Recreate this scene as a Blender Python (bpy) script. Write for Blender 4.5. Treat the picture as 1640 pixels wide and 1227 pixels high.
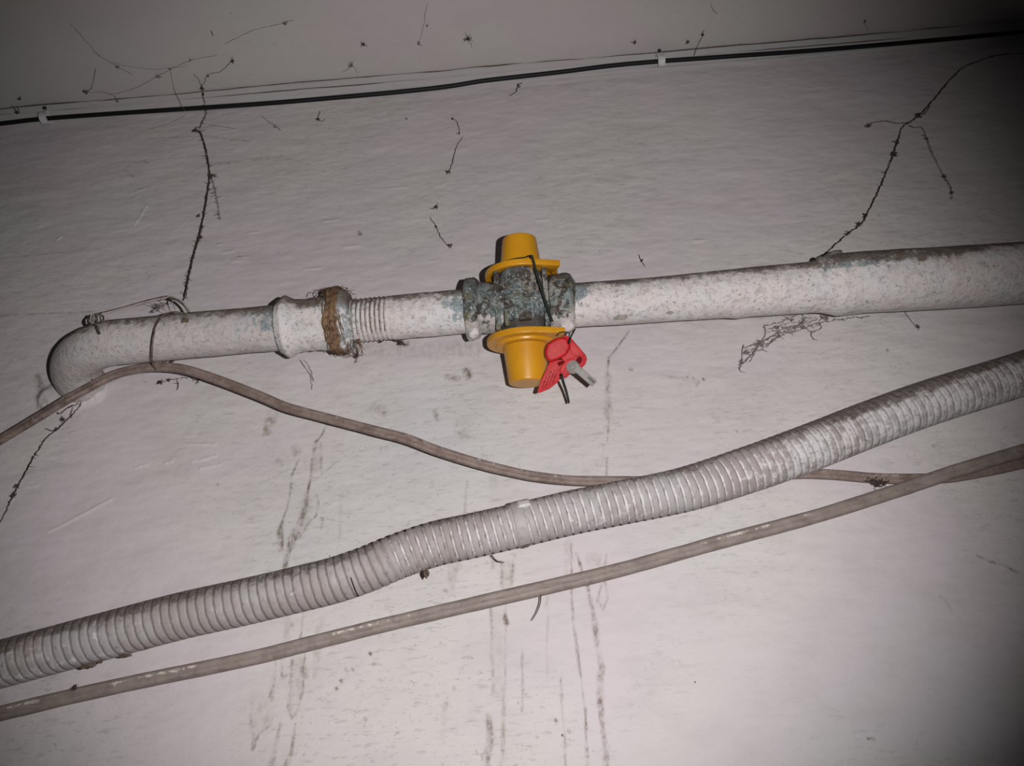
import bpy, bmesh, math, random
import numpy as np
from mathutils import Vector, Matrix

for o in list(bpy.data.objects):
    bpy.data.objects.remove(o, do_unlink=True)
SC = bpy.context.scene
COL = SC.collection
rnd = random.Random(7)
NR = np.random.RandomState(11)

# ------------------------------------------------------------------ camera
W_, H_ = 1640.0, 1227.0
FPX = 1230.0
PITCH = math.radians(32.0)
ROLL = math.radians(4.9)
DW = 0.436                                  # camera distance from the wall
CAM = Vector((0.0, -DW, 0.0))
_r0, _u0 = Vector((1, 0, 0)), Vector((0, -math.sin(PITCH), math.cos(PITCH)))
FWD = Vector((0, math.cos(PITCH), math.sin(PITCH)))
RGT = _r0 * math.cos(ROLL) - _u0 * math.sin(ROLL)
UPV = _u0 * math.cos(ROLL) + _r0 * math.sin(ROLL)
cam_d = bpy.data.cameras.new('camera')
cam = bpy.data.objects.new('camera', cam_d)
COL.objects.link(cam)
cam_d.sensor_fit = 'HORIZONTAL'
cam_d.sensor_width = 36.0
cam_d.lens = 36.0 * FPX / W_
cam_d.clip_start = 0.01
M3 = Matrix((RGT, UPV, -FWD)).transposed()
cam.matrix_world = Matrix.Translation(CAM) @ M3.to_4x4()
SC.camera = cam

# ------------------------------------------------------------------ light
wd = bpy.data.worlds.new('world')
SC.world = wd
wd.use_nodes = True
wd.node_tree.nodes['Background'].inputs[0].default_value = (0.9, 0.92, 1.0, 1)
wd.node_tree.nodes['Background'].inputs[1].default_value = 0.006
fl = bpy.data.lights.new('flash', 'SPOT')
fl.energy = 8.7
fl.color = (1.0, 0.965, 0.975)
fl.spot_size = math.radians(86)
fl.spot_blend = 0.72
fl.shadow_soft_size = 0.0022
flo = bpy.data.objects.new('phone_flash', fl)
COL.objects.link(flo)
FPOS = CAM + RGT * 0.031 + UPV * 0.008
# beam axis: aimed at the image area around (AIMX, AIMY)
AIMX, AIMY = 698.0, 648.0
AIMD = (FWD * FPX + RGT * (AIMX - 820) - UPV * (AIMY - 613.5)).normalized()
flo.location = FPOS
flo.rotation_euler = AIMD.to_track_quat('-Z', 'Y').to_euler()

vs = SC.view_settings
SC.display_settings.display_device = 'sRGB'
vs.view_transform = 'Standard'
vs.look = 'None'
vs.exposure = 0.0
vs.gamma = 1.0
vs.use_curve_mapping = False


# ------------------------------------------------------------------ helpers
def ray(u, v):
    return FWD * FPX + RGT * (u - 820.0) - UPV * (v - 613.5)


def wp(u, v, off=0.0):
    """point on the plane y = -off seen at photo position (u, v)"""
    d = ray(u, v)
    t = (-off - CAM.y) / d.y
    return CAM + d * t


def wps(pts, off=0.0):
    out = []
    for p in pts:
        out.append(wp(p[0], p[1], p[2] if len(p) > 2 else off))
    return out


def kpx(u, v, off=0.0):
    """metres per photo pixel at that point"""
    return (wp(u, v, off) - CAM).dot(FWD) / FPX


def spline(pts, step):
    """Catmull-Rom through points, resampled about every step metres"""
    P = np.array([list(p) for p in pts], float)
    P = np.vstack([2 * P[0] - P[1], P, 2 * P[-1] - P[-2]])
    out = []
    for i in range(1, len(P) - 2):
        a, b, c, d = P[i - 1], P[i], P[i + 1], P[i + 2]
        n = max(2, int(np.linalg.norm((c - b)[:3]) / step * 3))
        t = np.linspace(0, 1, n, endpoint=False)[:, None]
        out.append(0.5 * (2 * b + (c - a) * t + (2 * a - 5 * b + 4 * c - d) * t * t + (3 * b - a - 3 * c + d) * t ** 3))
    out.append(P[-2][None])
    Q = np.vstack(out)
    L = np.concatenate([[0], np.cumsum(np.linalg.norm(np.diff(Q[:, :3], axis=0), axis=1))])
    n = max(2, int(round(L[-1] / step)) + 1)
    s = np.linspace(0, L[-1], n)
    return np.stack([np.interp(s, L, Q[:, k]) for k in range(Q.shape[1])], 1), s


_lat = [np.random.RandomState(100 + i).rand(64, 64) for i in range(24)]


def vnoise(x, y, seed=0):
    T = _lat[seed % 24]
    xi, yi = np.floor(x).astype(int), np.floor(y).astype(int)
    fx, fy = x - xi, y - yi
    fx, fy = fx * fx * (3 - 2 * fx), fy * fy * (3 - 2 * fy)
    x0, x1, y0, y1 = xi % 64, (xi + 1) % 64, yi % 64, (yi + 1) % 64
    return (T[x0, y0] * (1 - fx) + T[x1, y0] * fx) * (1 - fy) + (T[x0, y1] * (1 - fx) + T[x1, y1] * fx) * fy


def fbm(x, y, seed=0, octv=4):
    v, a, tot = 0, 1.0, 0
    for i in range(octv):
        v = v + a * vnoise(x * 2 ** i + 13.7 * i, y * 2 ** i + 5.3 * i, seed + i)
        tot += a
        a *= 0.55
    return v / tot


def sstep(a, b, x):
    t = np.clip((x - a) / (b - a), 0, 1)
    return t * t * (3 - 2 * t)


MW = {}


def empty(name, loc, mat=None):
    o = bpy.data.objects.new(name, None)
    COL.objects.link(o)
    o.empty_display_size = 0.01
    m = Matrix.Translation(loc) if mat is None else mat
    o.matrix_world = m
    MW[o.name] = m
    return o


def tag(o, label=None, cat=None, group=None, kind=None):
    if label:
        o['label'] = label
    if cat:
        o['category'] = cat
    if group:
        o['group'] = group
    if kind:
        o['kind'] = kind
    return o


def mk(name, V, F, mat, parent=None, local=False, smooth=True, attr=None, aname='wear', sub=None):
    """link one mesh object; V world coords (or the parent's local coords when local)"""
    V = np.asarray([list(v) for v in V] if not isinstance(V, np.ndarray) else V, float)
    root = parent
    M = None
    if parent is not None:
        M = MW[parent.name]
        if not local:
            I = np.array(M.inverted())
            V = V @ I[:3, :3].T + I[:3, 3]
    org = np.zeros(3)
    if parent is None:
        org = V.mean(0)
        V = V - org
    me = bpy.data.meshes.new(name)
    if isinstance(F, np.ndarray) and F.ndim == 2:
        nf, k = F.shape
        me.vertices.add(len(V))
        me.vertices.foreach_set('co', V.astype(np.float32).ravel())
        me.loops.add(nf * k)
        me.loops.foreach_set('vertex_index', F.astype(np.int32).ravel())
        me.polygons.add(nf)
        me.polygons.foreach_set('loop_start', (np.arange(nf) * k).astype(np.int32))
        me.polygons.foreach_set('loop_total', np.full(nf, k, np.int32))
        me.update(calc_edges=True)
        me.validate()
    else:
        me.from_pydata([tuple(v) for v in V], [], [tuple(f) for f in F])
    me.polygons.foreach_set('use_smooth', np.full(len(me.polygons), smooth, bool))
    if attr is not None:
        a = me.attributes.new(aname, 'FLOAT_COLOR', 'POINT')
        A = np.ones((len(V), 4), np.float32)
        A[:, :3] = attr
        a.data.foreach_set('color', A.ravel())
    me.materials.append(mat)
    o = bpy.data.objects.new(name, me)
    COL.objects.link(o)
    if parent is not None:
        o.parent = parent
        MW[o.name] = M
    else:
        o.location = org
        MW[o.name] = Matrix.Translation(org)
    return o


def quads(nr, nc, closed=False):
    a = np.arange(nr * nc).reshape(nr, nc)
    if closed:
        b = np.roll(a, -1, axis=1)
        return np.stack([a[:-1], b[:-1], b[1:], a[1:]], -1).reshape(-1, 4)
    return np.stack([a[:-1, :-1], a[:-1, 1:], a[1:, 1:], a[1:, :-1]], -1).reshape(-1, 4)


def frames(C, ref=(0, -1, 0)):
    T = np.gradient(C, axis=0)
    T /= np.linalg.norm(T, axis=1)[:, None] + 1e-12
    N = np.zeros_like(C)
    n = np.array(ref, float)
    for i in range(len(C)):
        n = n - T[i] * n.dot(T[i])
        n /= np.linalg.norm(n) + 1e-12
        N[i] = n
    return T, N, np.cross(T, N)


def caps_ids(V, F, nr, nc):
    """close both ends with a centre fan"""
    a = len(V)
    V = np.vstack([V, V[:nc].mean(0), V[-nc:].mean(0)])
    i = np.arange(nc)
    j = np.roll(i, -1)
    f0 = np.stack([np.full(nc, a), j, i, i], 1)
    base = (nr - 1) * nc
    f1 = np.stack([np.full(nc, a + 1), base + i, base + j, base + j], 1)
    return V, f0[:, :3], f1[:, :3]


def tube(name, C, s, rad, mat, parent=None, nth=32, ref=(0, -1, 0), sect=None, wear=None, cap=True, rev=False):
    """sweep: rad float / array / function(S, TH)->radius ; sect(TH)->(n,b) unit section overrides circle"""
    if rev:
        T, N, B = frames(C[::-1], ref)
        T, N = -T[::-1], N[::-1]
        B = np.cross(T, N)
    else:
        T, N, B = frames(C, ref)
    th = np.linspace(-math.pi, math.pi, nth, endpoint=False)
    S, TH = np.meshgrid(s, th, indexing='ij')
    if callable(rad):
        R = rad(S, TH)
    else:
        R = np.ones_like(S) * (np.asarray(rad)[:, None] if np.ndim(rad) else rad)
    if sect is None:
        cn, cb = np.cos(TH), np.sin(TH)
    else:
        cn, cb = sect(TH)
    V = C[:, None, :] + R[..., None] * (cn[..., None] * N[:, None, :] + cb[..., None] * B[:, None, :])
    nr, nc = S.shape
    V = V.reshape(-1, 3)
    A = None
    if wear is not None:
        A = np.stack(wear(S, TH), -1).reshape(-1, 3)
    F = quads(nr, nc, True)
    if cap:
        a = len(V)
        V = np.vstack([V, C[0], C[-1]])
        if A is not None:
            A = np.vstack([A, A[0], A[-1]])
        i = np.arange(nc)
        j = np.roll(i, -1)
        base = (nr - 1) * nc
        tri = np.vstack([np.stack([np.full(nc, a), j, i], 1), np.stack([np.full(nc, a + 1), base + i, base + j], 1)])
        FL = [tuple(f) for f in F.tolist()] + [tuple(f) for f in tri.tolist()]
        return mk(name, V, FL, mat, parent, attr=A)
    return mk(name, V, F, mat, parent, attr=A)


def lathe(name, prof, mat, parent, axis='z', nth=48, rmod=None, wear=None, disp=None):
    """profile list of (radius, height) in the parent's local frame"""
    P = np.array(prof, float)
    th = np.linspace(0, 2 * math.pi, nth, endpoint=False)
    R = P[:, 0][:, None] * np.ones(nth)
    Hh = P[:, 1][:, None] * np.ones(nth)
    TH = np.ones(len(P))[:, None] * th
    if rmod is not None:
        R = R * rmod(TH, Hh)
    if disp is not None:
        R = R + disp(TH, Hh) * (P[:, 0][:, None] > 1e-6)
    if axis == 'z':
        V = np.stack([R * np.cos(TH), R * np.sin(TH), Hh], -1)
    else:
        V = np.stack([Hh, R * np.cos(TH), R * np.sin(TH)], -1)
    A = None
    if wear is not None:
        A = np.stack(wear(TH, Hh), -1).reshape(-1, 3)
    return mk(name, V.reshape(-1, 3), quads(len(P), nth, True), mat, parent, local=True, attr=A)


def bm_obj(name, bm, mat, parent=None, local=True, smooth=False):
    bmesh.ops.recalc_face_normals(bm, faces=bm.faces)
    bm.verts.index_update()
    V = np.array([list(v.co) for v in bm.verts])
    F = [[v.index for v in f.verts] for f in bm.faces]
    bm.free()
    o = mk(name, V, F, mat, parent, local=local, smooth=smooth)
    if smooth:
        try:
            o.data.set_sharp_from_angle(angle=math.radians(40))
        except Exception:
            pass
    return o


def box_bm(cx, cy, cz, sx, sy, sz, bev=0.0, rot=None, seg=2):
    bm = bmesh.new()
    bmesh.ops.create_cube(bm, size=1)
    bmesh.ops.scale(bm, vec=(sx, sy, sz), verts=bm.verts)
    if bev:
        bmesh.ops.bevel(bm, geom=bm.edges[:], offset=bev, segments=seg, affect='EDGES', profile=0.6)
    if rot is not None:
        bmesh.ops.rotate(bm, cent=(0, 0, 0), matrix=rot, verts=bm.verts)
    bmesh.ops.translate(bm, vec=(cx, cy, cz), verts=bm.verts)
    return bm


def poly_bm(pts, z0, z1, bev=0.0, seg=2):
    """outline in local xy extruded from z0 to z1"""
    bm = bmesh.new()
    vs_ = [bm.verts.new((p[0], p[1], z0)) for p in pts]
    f = bm.faces.new(vs_)
    r = bmesh.ops.extrude_face_region(bm, geom=[f])
    bmesh.ops.translate(bm, vec=(0, 0, z1 - z0), verts=[g for g in r['geom'] if isinstance(g, bmesh.types.BMVert)])
    if bev:
        bmesh.ops.bevel(bm, geom=bm.edges[:], offset=bev, segments=seg, affect='EDGES', profile=0.6)
    return bm


# ------------------------------------------------------------------ materials
def srgb(r, g, b):
    f = lambda c: (c / 255 / 12.92) if c / 255 <= 0.04045 else ((c / 255 + 0.055) / 1.055) ** 2.4
    return (f(r), f(g), f(b), 1)


class NT:
    def __init__(s, name):
        s.m = bpy.data.materials.new(name)
        s.m.use_nodes = True
        s.t = s.m.node_tree
        s.b = s.t.nodes['Principled BSDF']
        s.tc = s.t.nodes.new('ShaderNodeTexCoord')

    def n(s, typ, **kw):
        x = s.t.nodes.new('ShaderNode' + typ)
        for k, v in kw.items():
            setattr(x, k, v)
        return x

    def l(s, a, b):
        s.t.links.new(a, b)

    def val(s, sock, v):
        if hasattr(v, 'is_output') or isinstance(v, bpy.types.NodeSocket):
            s.l(v, sock)
        else:
            sock.default_value = v

    def mapping(s, scale=(1, 1, 1), rot=(0, 0, 0), coord='Object'):
        m = s.n('Mapping')
        m.inputs['Scale'].default_value = scale
        m.inputs['Rotation'].default_value = rot
        s.l(s.tc.outputs[coord], m.inputs['Vector'])
        return m.outputs[0]

    def noise(s, scale, detail=4, rough=0.55, vec=None, dist=0.0):
        x = s.n('TexNoise')
        x.inputs['Scale'].default_value = scale
        x.inputs['Detail'].default_value = detail
        x.inputs['Roughness'].default_value = rough
        x.inputs['Distortion'].default_value = dist
        s.l(vec if vec is not None else s.tc.outputs['Object'], x.inputs['Vector'])
        return x.outputs[0]

    def ramp(s, fac, a, b, lo=0.0, hi=1.0):
        m = s.n('MapRange', interpolation_type='SMOOTHSTEP')
        s.val(m.inputs[0], fac)
        m.inputs[1].default_value = a
        m.inputs[2].default_value = b
        m.inputs[3].default_value = lo
        m.inputs[4].default_value = hi
        return m.outputs[0]

    def math(s, op, a, b=0.0):
        m = s.n('Math', operation=op)
        s.val(m.inputs[0], a)
        s.val(m.inputs[1], b)
        return m.outputs[0]

    def mix(s, fac, a, b):
        m = s.n('Mix', data_type='RGBA')
        s.val(m.inputs[0], fac)
        s.val(m.inputs[6], a)
        s.val(m.inputs[7], b)
        return m.outputs[2]

    def attr(s, name):
        a = s.n('Attribute')
        a.attribute_name = name
        sp = s.n('SeparateColor')
        s.l(a.outputs['Color'], sp.inputs[0])
        return sp.outputs

    def bump(s, h, strength=0.4, dist=0.001, prev=None):
        b = s.n('Bump')
        b.inputs['Strength'].default_value = strength
        b.inputs['Distance'].default_value = dist
        s.l(h, b.inputs['Height'])
        if prev is not None:
            s.l(prev, b.inputs['Normal'])
        return b.outputs[0]

    def out(s, color, rough=0.7, normal=None, metal=0.0, spec=0.35):
        s.val(s.b.inputs['Base Color'], color)
        s.val(s.b.inputs['Roughness'], rough)
        s.val(s.b.inputs['Metallic'], metal)
        s.b.inputs['Specular IOR Level'].default_value = spec
        if normal is not None:
            s.l(normal, s.b.inputs['Normal'])
        return s.m


def mat_wall(name, base=(0.60, 0.548, 0.560), alt=(0.598, 0.571, 0.548), with_stain=True, stroke=1.0):
    t = NT(name)
    tint = t.ramp(t.noise(6.0, 2, 0.6), 0.42, 0.58)
    col = t.mix(tint, base + (1,), alt + (1,))
    grn = t.ramp(t.noise(4.5, 2, 0.5, t.mapping((1, 1, 1), (0, 0, 0.7))), 0.54, 0.66)
    col = t.mix(t.math('MULTIPLY', grn, 0.6), col, tuple(c * k_ for c, k_ in zip(base, (0.93, 1.03, 1.01))) + (1,))
    mott = t.ramp(t.noise(42.0, 4, 0.68, t.mapping((0.55, 1, 1))), 0.44, 0.66)
    col = t.mix(t.math('MULTIPLY', mott, 0.20), col, (0.44, 0.405, 0.395, 1))
    # fine brush streaks with dust caught in them
    rough = t.ramp(t.noise(6.5, 2, 0.55), 0.42, 0.60)
    st = t.noise(1.0, 4, 0.68, t.mapping((95, 200, 400), (0, math.radians(-3), 0)))
    col = t.mix(t.math('MULTIPLY', t.math('MULTIPLY', t.ramp(st, 0.54, 0.66), t.math('ADD', t.math('MULTIPLY', rough, 0.8), 0.2)), 0.36 * stroke), col, (0.31, 0.275, 0.26, 1))
    # scuffs: short broken dark scratches
    sc = t.ramp(t.noise(1.0, 3, 0.7, t.mapping((170, 200, 230), (0, math.radians(25), 0)), 1.6), 0.62, 0.69)
    col = t.mix(t.math('MULTIPLY', t.math('MULTIPLY', sc, rough), 0.34 * stroke), col, (0.22, 0.19, 0.175, 1))
    # dark specks of two sizes
    for vs_, k0, gate in ((95.0, 0.17, 0.66), (210.0, 0.20, 0.74)):
        vo = t.n('TexVoronoi')
        vo.inputs['Scale'].default_value = vs_
        t.l(t.mapping((1, 0.2, 0.8)), vo.inputs['Vector'])
        rc = t.n('SeparateColor')
        t.l(vo.outputs['Color'], rc.inputs[0])
        thr = t.math('MULTIPLY', t.math('SUBTRACT', rc.outputs[0], gate), k0 * 1.25)
        sp = t.ramp(t.math('SUBTRACT', thr, vo.outputs['Distance']), 0.0, 0.035)
        sp = t.math('MULTIPLY', sp, t.ramp(rc.outputs[1], 0.25, 0.9, 0.12, 0.95))
        col = t.mix(sp, col, (0.13, 0.105, 0.095, 1))
    if with_stain:
        a = t.attr('stain')
        nz = t.noise(420.0, 3, 0.72)
        nm = t.noise(130.0, 3, 0.7, t.mapping((1.6, 1, 0.7)))
        s1 = t.math('MULTIPLY', a[0], t.math('MULTIPLY', t.ramp(nz, 0.36, 0.60, 0.45, 1.2), t.ramp(nm, 0.34, 0.56, 0.5, 1.15)))
        col = t.mix(s1, col, (0.205, 0.162, 0.132, 1))
        s2 = t.math('MULTIPLY', a[1], t.math('MULTIPLY', t.ramp(nz, 0.38, 0.62, 0.6, 1.1), t.ramp(nm, 0.38, 0.6, 0.5, 1.1)))
        col = t.mix(s2, col, (0.35, 0.315, 0.265, 1))
        col = t.mix(a[2], col, (0.70, 0.68, 0.66, 1))
    n1 = t.bump(t.math('MULTIPLY', t.noise(1.0, 4, 0.66, t.mapping((85, 200, 260), (0, math.radians(-4), 0))), t.math('ADD', t.math('MULTIPLY', rough, 0.7), 0.3)), 0.34 * stroke, 0.0012)
    n2 = t.bump(t.noise(190.0, 3, 0.68), 0.30 * stroke, 0.0009, n1)
    return t.out(col, 0.88, n2, spec=0.12)


def mat_paintpipe(name, scale=1.0, tone=1.0):
    """whitewashed metal; wear attribute: dust, teal undercoat, bare patches"""
    t = NT(name)
    a = t.attr('wear')
    big = t.noise(60 * scale, 4, 0.68)
    mid = t.noise(170 * scale, 4, 0.7)
    fine = t.noise(380 * scale, 4, 0.72)
    C3 = lambda r, g_, b2: (r * tone, g_ * tone, b2 * tone, 1)
    col = t.mix(t.ramp(big, 0.40, 0.60), C3(0.65, 0.59, 0.57), C3(0.605, 0.595, 0.585))
    pk = t.ramp(t.noise(48 * scale, 4, 0.6), 0.46, 0.60)
    col = t.mix(t.math('MULTIPLY', pk, 0.45), col, C3(0.60, 0.525, 0.495))
    # thin grey scuffing of the whitewash
    col = t.mix(t.ramp(mid, 0.48, 0.64, 0, 0.45), col, (0.39, 0.355, 0.34, 1))
    col = t.mix(t.ramp(fine, 0.54, 0.64, 0, 0.50), col, (0.27, 0.25, 0.235, 1))
    # undercoat showing through
    teal = t.mix(t.ramp(fine, 0.42, 0.58), (0.105, 0.135, 0.135, 1), (0.25, 0.31, 0.325, 1))
    g = t.math('ADD', a[1], t.math('MULTIPLY', t.math('SUBTRACT', fine, 0.5), 1.3))
    g = t.math('ADD', g, t.math('MULTIPLY', t.math('SUBTRACT', mid, 0.5), 1.5))
    col = t.mix(t.ramp(g, 0.38, 0.62, 0, 0.88), col, teal)
    # chips of old cream / grey paint
    b_ = t.math('ADD', a[2], t.math('MULTIPLY', t.math('SUBTRACT', t.noise(90 * scale, 5, 0.62), 0.5), 1.6))
    col = t.mix(t.ramp(b_, 0.46, 0.51, 0, 0.85), col, t.mix(t.ramp(mid, 0.45, 0.56), (0.36, 0.325, 0.26, 1), (0.25, 0.26, 0.245, 1)))
    # pin specks
    sp = t.ramp(t.noise(560 * scale, 3, 0.6), 0.62, 0.68)
    col = t.mix(t.math('MULTIPLY', sp, 0.65), col, (0.13, 0.11, 0.10, 1))
    # settled brown dust
    d = t.math('ADD', a[0], t.math('MULTIPLY', t.math('SUBTRACT', t.noise(190 * scale, 5, 0.75), 0.5), 2.0))
    col = t.mix(t.ramp(d, 0.28, 0.95, 0, 0.92), col, t.mix(t.ramp(mid, 0.42, 0.6), (0.115, 0.080, 0.066, 1), (0.20, 0.155, 0.125, 1)))
    n1 = t.bump(t.noise(170 * scale, 5, 0.72), 0.65, 0.0020)
    n2 = t.bump(fine, 0.4, 0.0007, n1)
    return t.out(col, t.ramp(big, 0.3, 0.7, 0.6, 0.85), n2, spec=0.25)


def mat_valve():
    t = NT('corroded_valve_metal')
    big = t.noise(75, 6, 0.68)
    mid = t.noise(190, 6, 0.72)
    fine = t.noise(480, 5, 0.72)
    col = t.mix(t.ramp(mid, 0.42, 0.58), (0.065, 0.082, 0.078, 1), (0.19, 0.23, 0.228, 1))
    col = t.mix(t.ramp(fine, 0.54, 0.64, 0, 0.7), col, (0.40, 0.42, 0.41, 1))
    col = t.mix(t.ramp(big, 0.50, 0.60, 0, 0.8), col, t.mix(fine, (0.46, 0.41, 0.36, 1), (0.26, 0.235, 0.20, 1)))
    col = t.mix(t.ramp(t.noise(105, 6, 0.7, dist=0.3), 0.495, 0.56, 0, 0.95), col, t.mix(t.ramp(fine, 0.45, 0.6), (0.028, 0.022, 0.017, 1), (0.10, 0.075, 0.05, 1)))
    col = t.mix(t.ramp(t.noise(95, 6, 0.65, t.mapping((1, 1, 1), (1, 0.4, 0)), 0.4), 0.54, 0.62, 0, 0.75), col, (0.15, 0.125, 0.05, 1))
    col = t.mix(t.ramp(t.noise(520, 4, 0.7), 0.60, 0.67, 0, 0.85), col, (0.66, 0.62, 0.56, 1))
    a = t.attr('wear')
    w = t.math('ADD', a[1], t.math('MULTIPLY', t.math('SUBTRACT', mid, 0.5), 2.2))
    col = t.mix(t.ramp(w, 0.4, 0.6, 0, 0.9), col, t.mix(t.ramp(big, 0.42, 0.58), (0.63, 0.55, 0.51, 1), (0.50, 0.49, 0.47, 1)))
    d = t.math('ADD', a[0], t.math('MULTIPLY', t.math('SUBTRACT', mid, 0.5), 1.3))
    col = t.mix(t.ramp(d, 0.4, 0.7, 0, 0.9), col, (0.062, 0.05, 0.046, 1))
    n1 = t.bump(mid, 0.9, 0.0022)
    n2 = t.bump(fine, 0.5, 0.0009, n1)
    return t.out(col, t.ramp(big, 0.3, 0.7, 0.35, 0.75), n2, spec=0.5)


def mat_plain(name, col, rough=0.5, var=0.12, spec=0.4, bs=0.2, nscale=180, metal=0.0, dark=None):
    t = NT(name)
    nz = t.noise(nscale, 4, 0.6)
    dk = dark if dark else tuple(c * (1 - 2.2 * var) for c in col[:3]) + (1,)
    c = t.mix(t.ramp(nz, 0.35, 0.7), col, dk)
    return t.out(c, rough, t.bump(nz, bs, 0.0006), metal=metal, spec=spec)


def mat_yellow():
    t = NT('yellow_plastic')
    nz = t.noise(60, 3, 0.5)
    c = t.mix(t.ramp(nz, 0.3, 0.7), (0.60, 0.285, 0.012, 1), (0.52, 0.235, 0.010, 1))
    gr = t.ramp(t.noise(240, 4, 0.7), 0.64, 0.75, 0, 0.35)
    c = t.mix(gr, c, (0.26, 0.13, 0.02, 1))
    t.b.inputs['Subsurface Weight'].default_value = 0.12
    t.b.inputs['Subsurface Radius'].default_value = (0.004, 0.002, 0.0005)
    t.b.inputs['Subsurface Scale'].default_value = 0.6
    return t.out(c, 0.36, t.bump(t.noise(90, 3, 0.5), 0.08, 0.001), spec=0.45)


def mat_hose():
    t = NT('galvanised_hose_metal')
    a = t.attr('wear')
    big = t.noise(38, 5, 0.62)
    mid = t.noise(150, 6, 0.72)
    fine = t.noise(330, 5, 0.72)
    col = t.mix(t.ramp(big, 0.42, 0.58), (0.335, 0.295, 0.28, 1), (0.385, 0.365, 0.36, 1))
    col = t.mix(t.ramp(mid, 0.52, 0.66, 0, 0.5), col, (0.25, 0.22, 0.20, 1))
    w = t.math('ADD', a[1], t.math('MULTIPLY', t.math('SUBTRACT', mid, 0.5), 1.6))
    col = t.mix(t.ramp(w, 0.42, 0.62, 0, 0.85), col, t.mix(t.ramp(fine, 0.45, 0.62), (0.64, 0.61, 0.605, 1), (0.50, 0.48, 0.475, 1)))
    col = t.mix(t.ramp(fine, 0.57, 0.68, 0, 0.55), col, (0.17, 0.145, 0.13, 1))
    d = t.math('ADD', a[0], t.math('MULTIPLY', t.math('SUBTRACT', t.noise(210, 5, 0.75), 0.5), 2.2))
    col = t.mix(t.ramp(d, 0.30, 0.98, 0, 0.92), col, t.mix(t.ramp(fine, 0.42, 0.6), (0.10, 0.076, 0.066, 1), (0.185, 0.15, 0.13, 1)))
    # grime in the seam of the strip
    col = t.mix(t.math('MULTIPLY', a[2], 0.85), col, (0.085, 0.068, 0.06, 1))
    n1 = t.bump(mid, 0.35, 0.001)
    return t.out(col, t.ramp(mid, 0.3, 0.7, 0.5, 0.75), n1, metal=0.0, spec=0.35)


def mat_cable(name, c0, c1, streak):
    t = NT(name)
    a = t.attr('wear')
    mid = t.noise(120, 5, 0.7)
    col = t.mix(t.ramp(mid, 0.35, 0.68), c0, c1)
    col = t.mix(t.math('MULTIPLY', t.ramp(t.noise(420, 4, 0.7), 0.6, 0.72), 0.5), col, (0.06, 0.045, 0.04, 1))
    s = t.math('ADD', a[1], t.math('MULTIPLY', t.math('SUBTRACT', t.noise(260, 5, 0.75), 0.5), 2.6))
    col = t.mix(t.ramp(s, 0.52, 0.78, 0, 0.85), col, streak)
    col = t.mix(t.ramp(t.noise(1.0, 4, 0.7, t.mapping((60, 420, 420), (0, 0, 0))), 0.52, 0.66, 0, 0.45), col, tuple(c * 0.6 for c in c1[:3]) + (1,))
    d = t.math('ADD', a[0], t.math('MULTIPLY', t.math('SUBTRACT', mid, 0.5), 0.9))
    col = t.mix(t.ramp(d, 0.4, 0.7, 0, 0.85), col, (0.08, 0.058, 0.05, 1))
    return t.out(col, 0.6, t.bump(mid, 0.35, 0.0007), spec=0.35)


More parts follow.
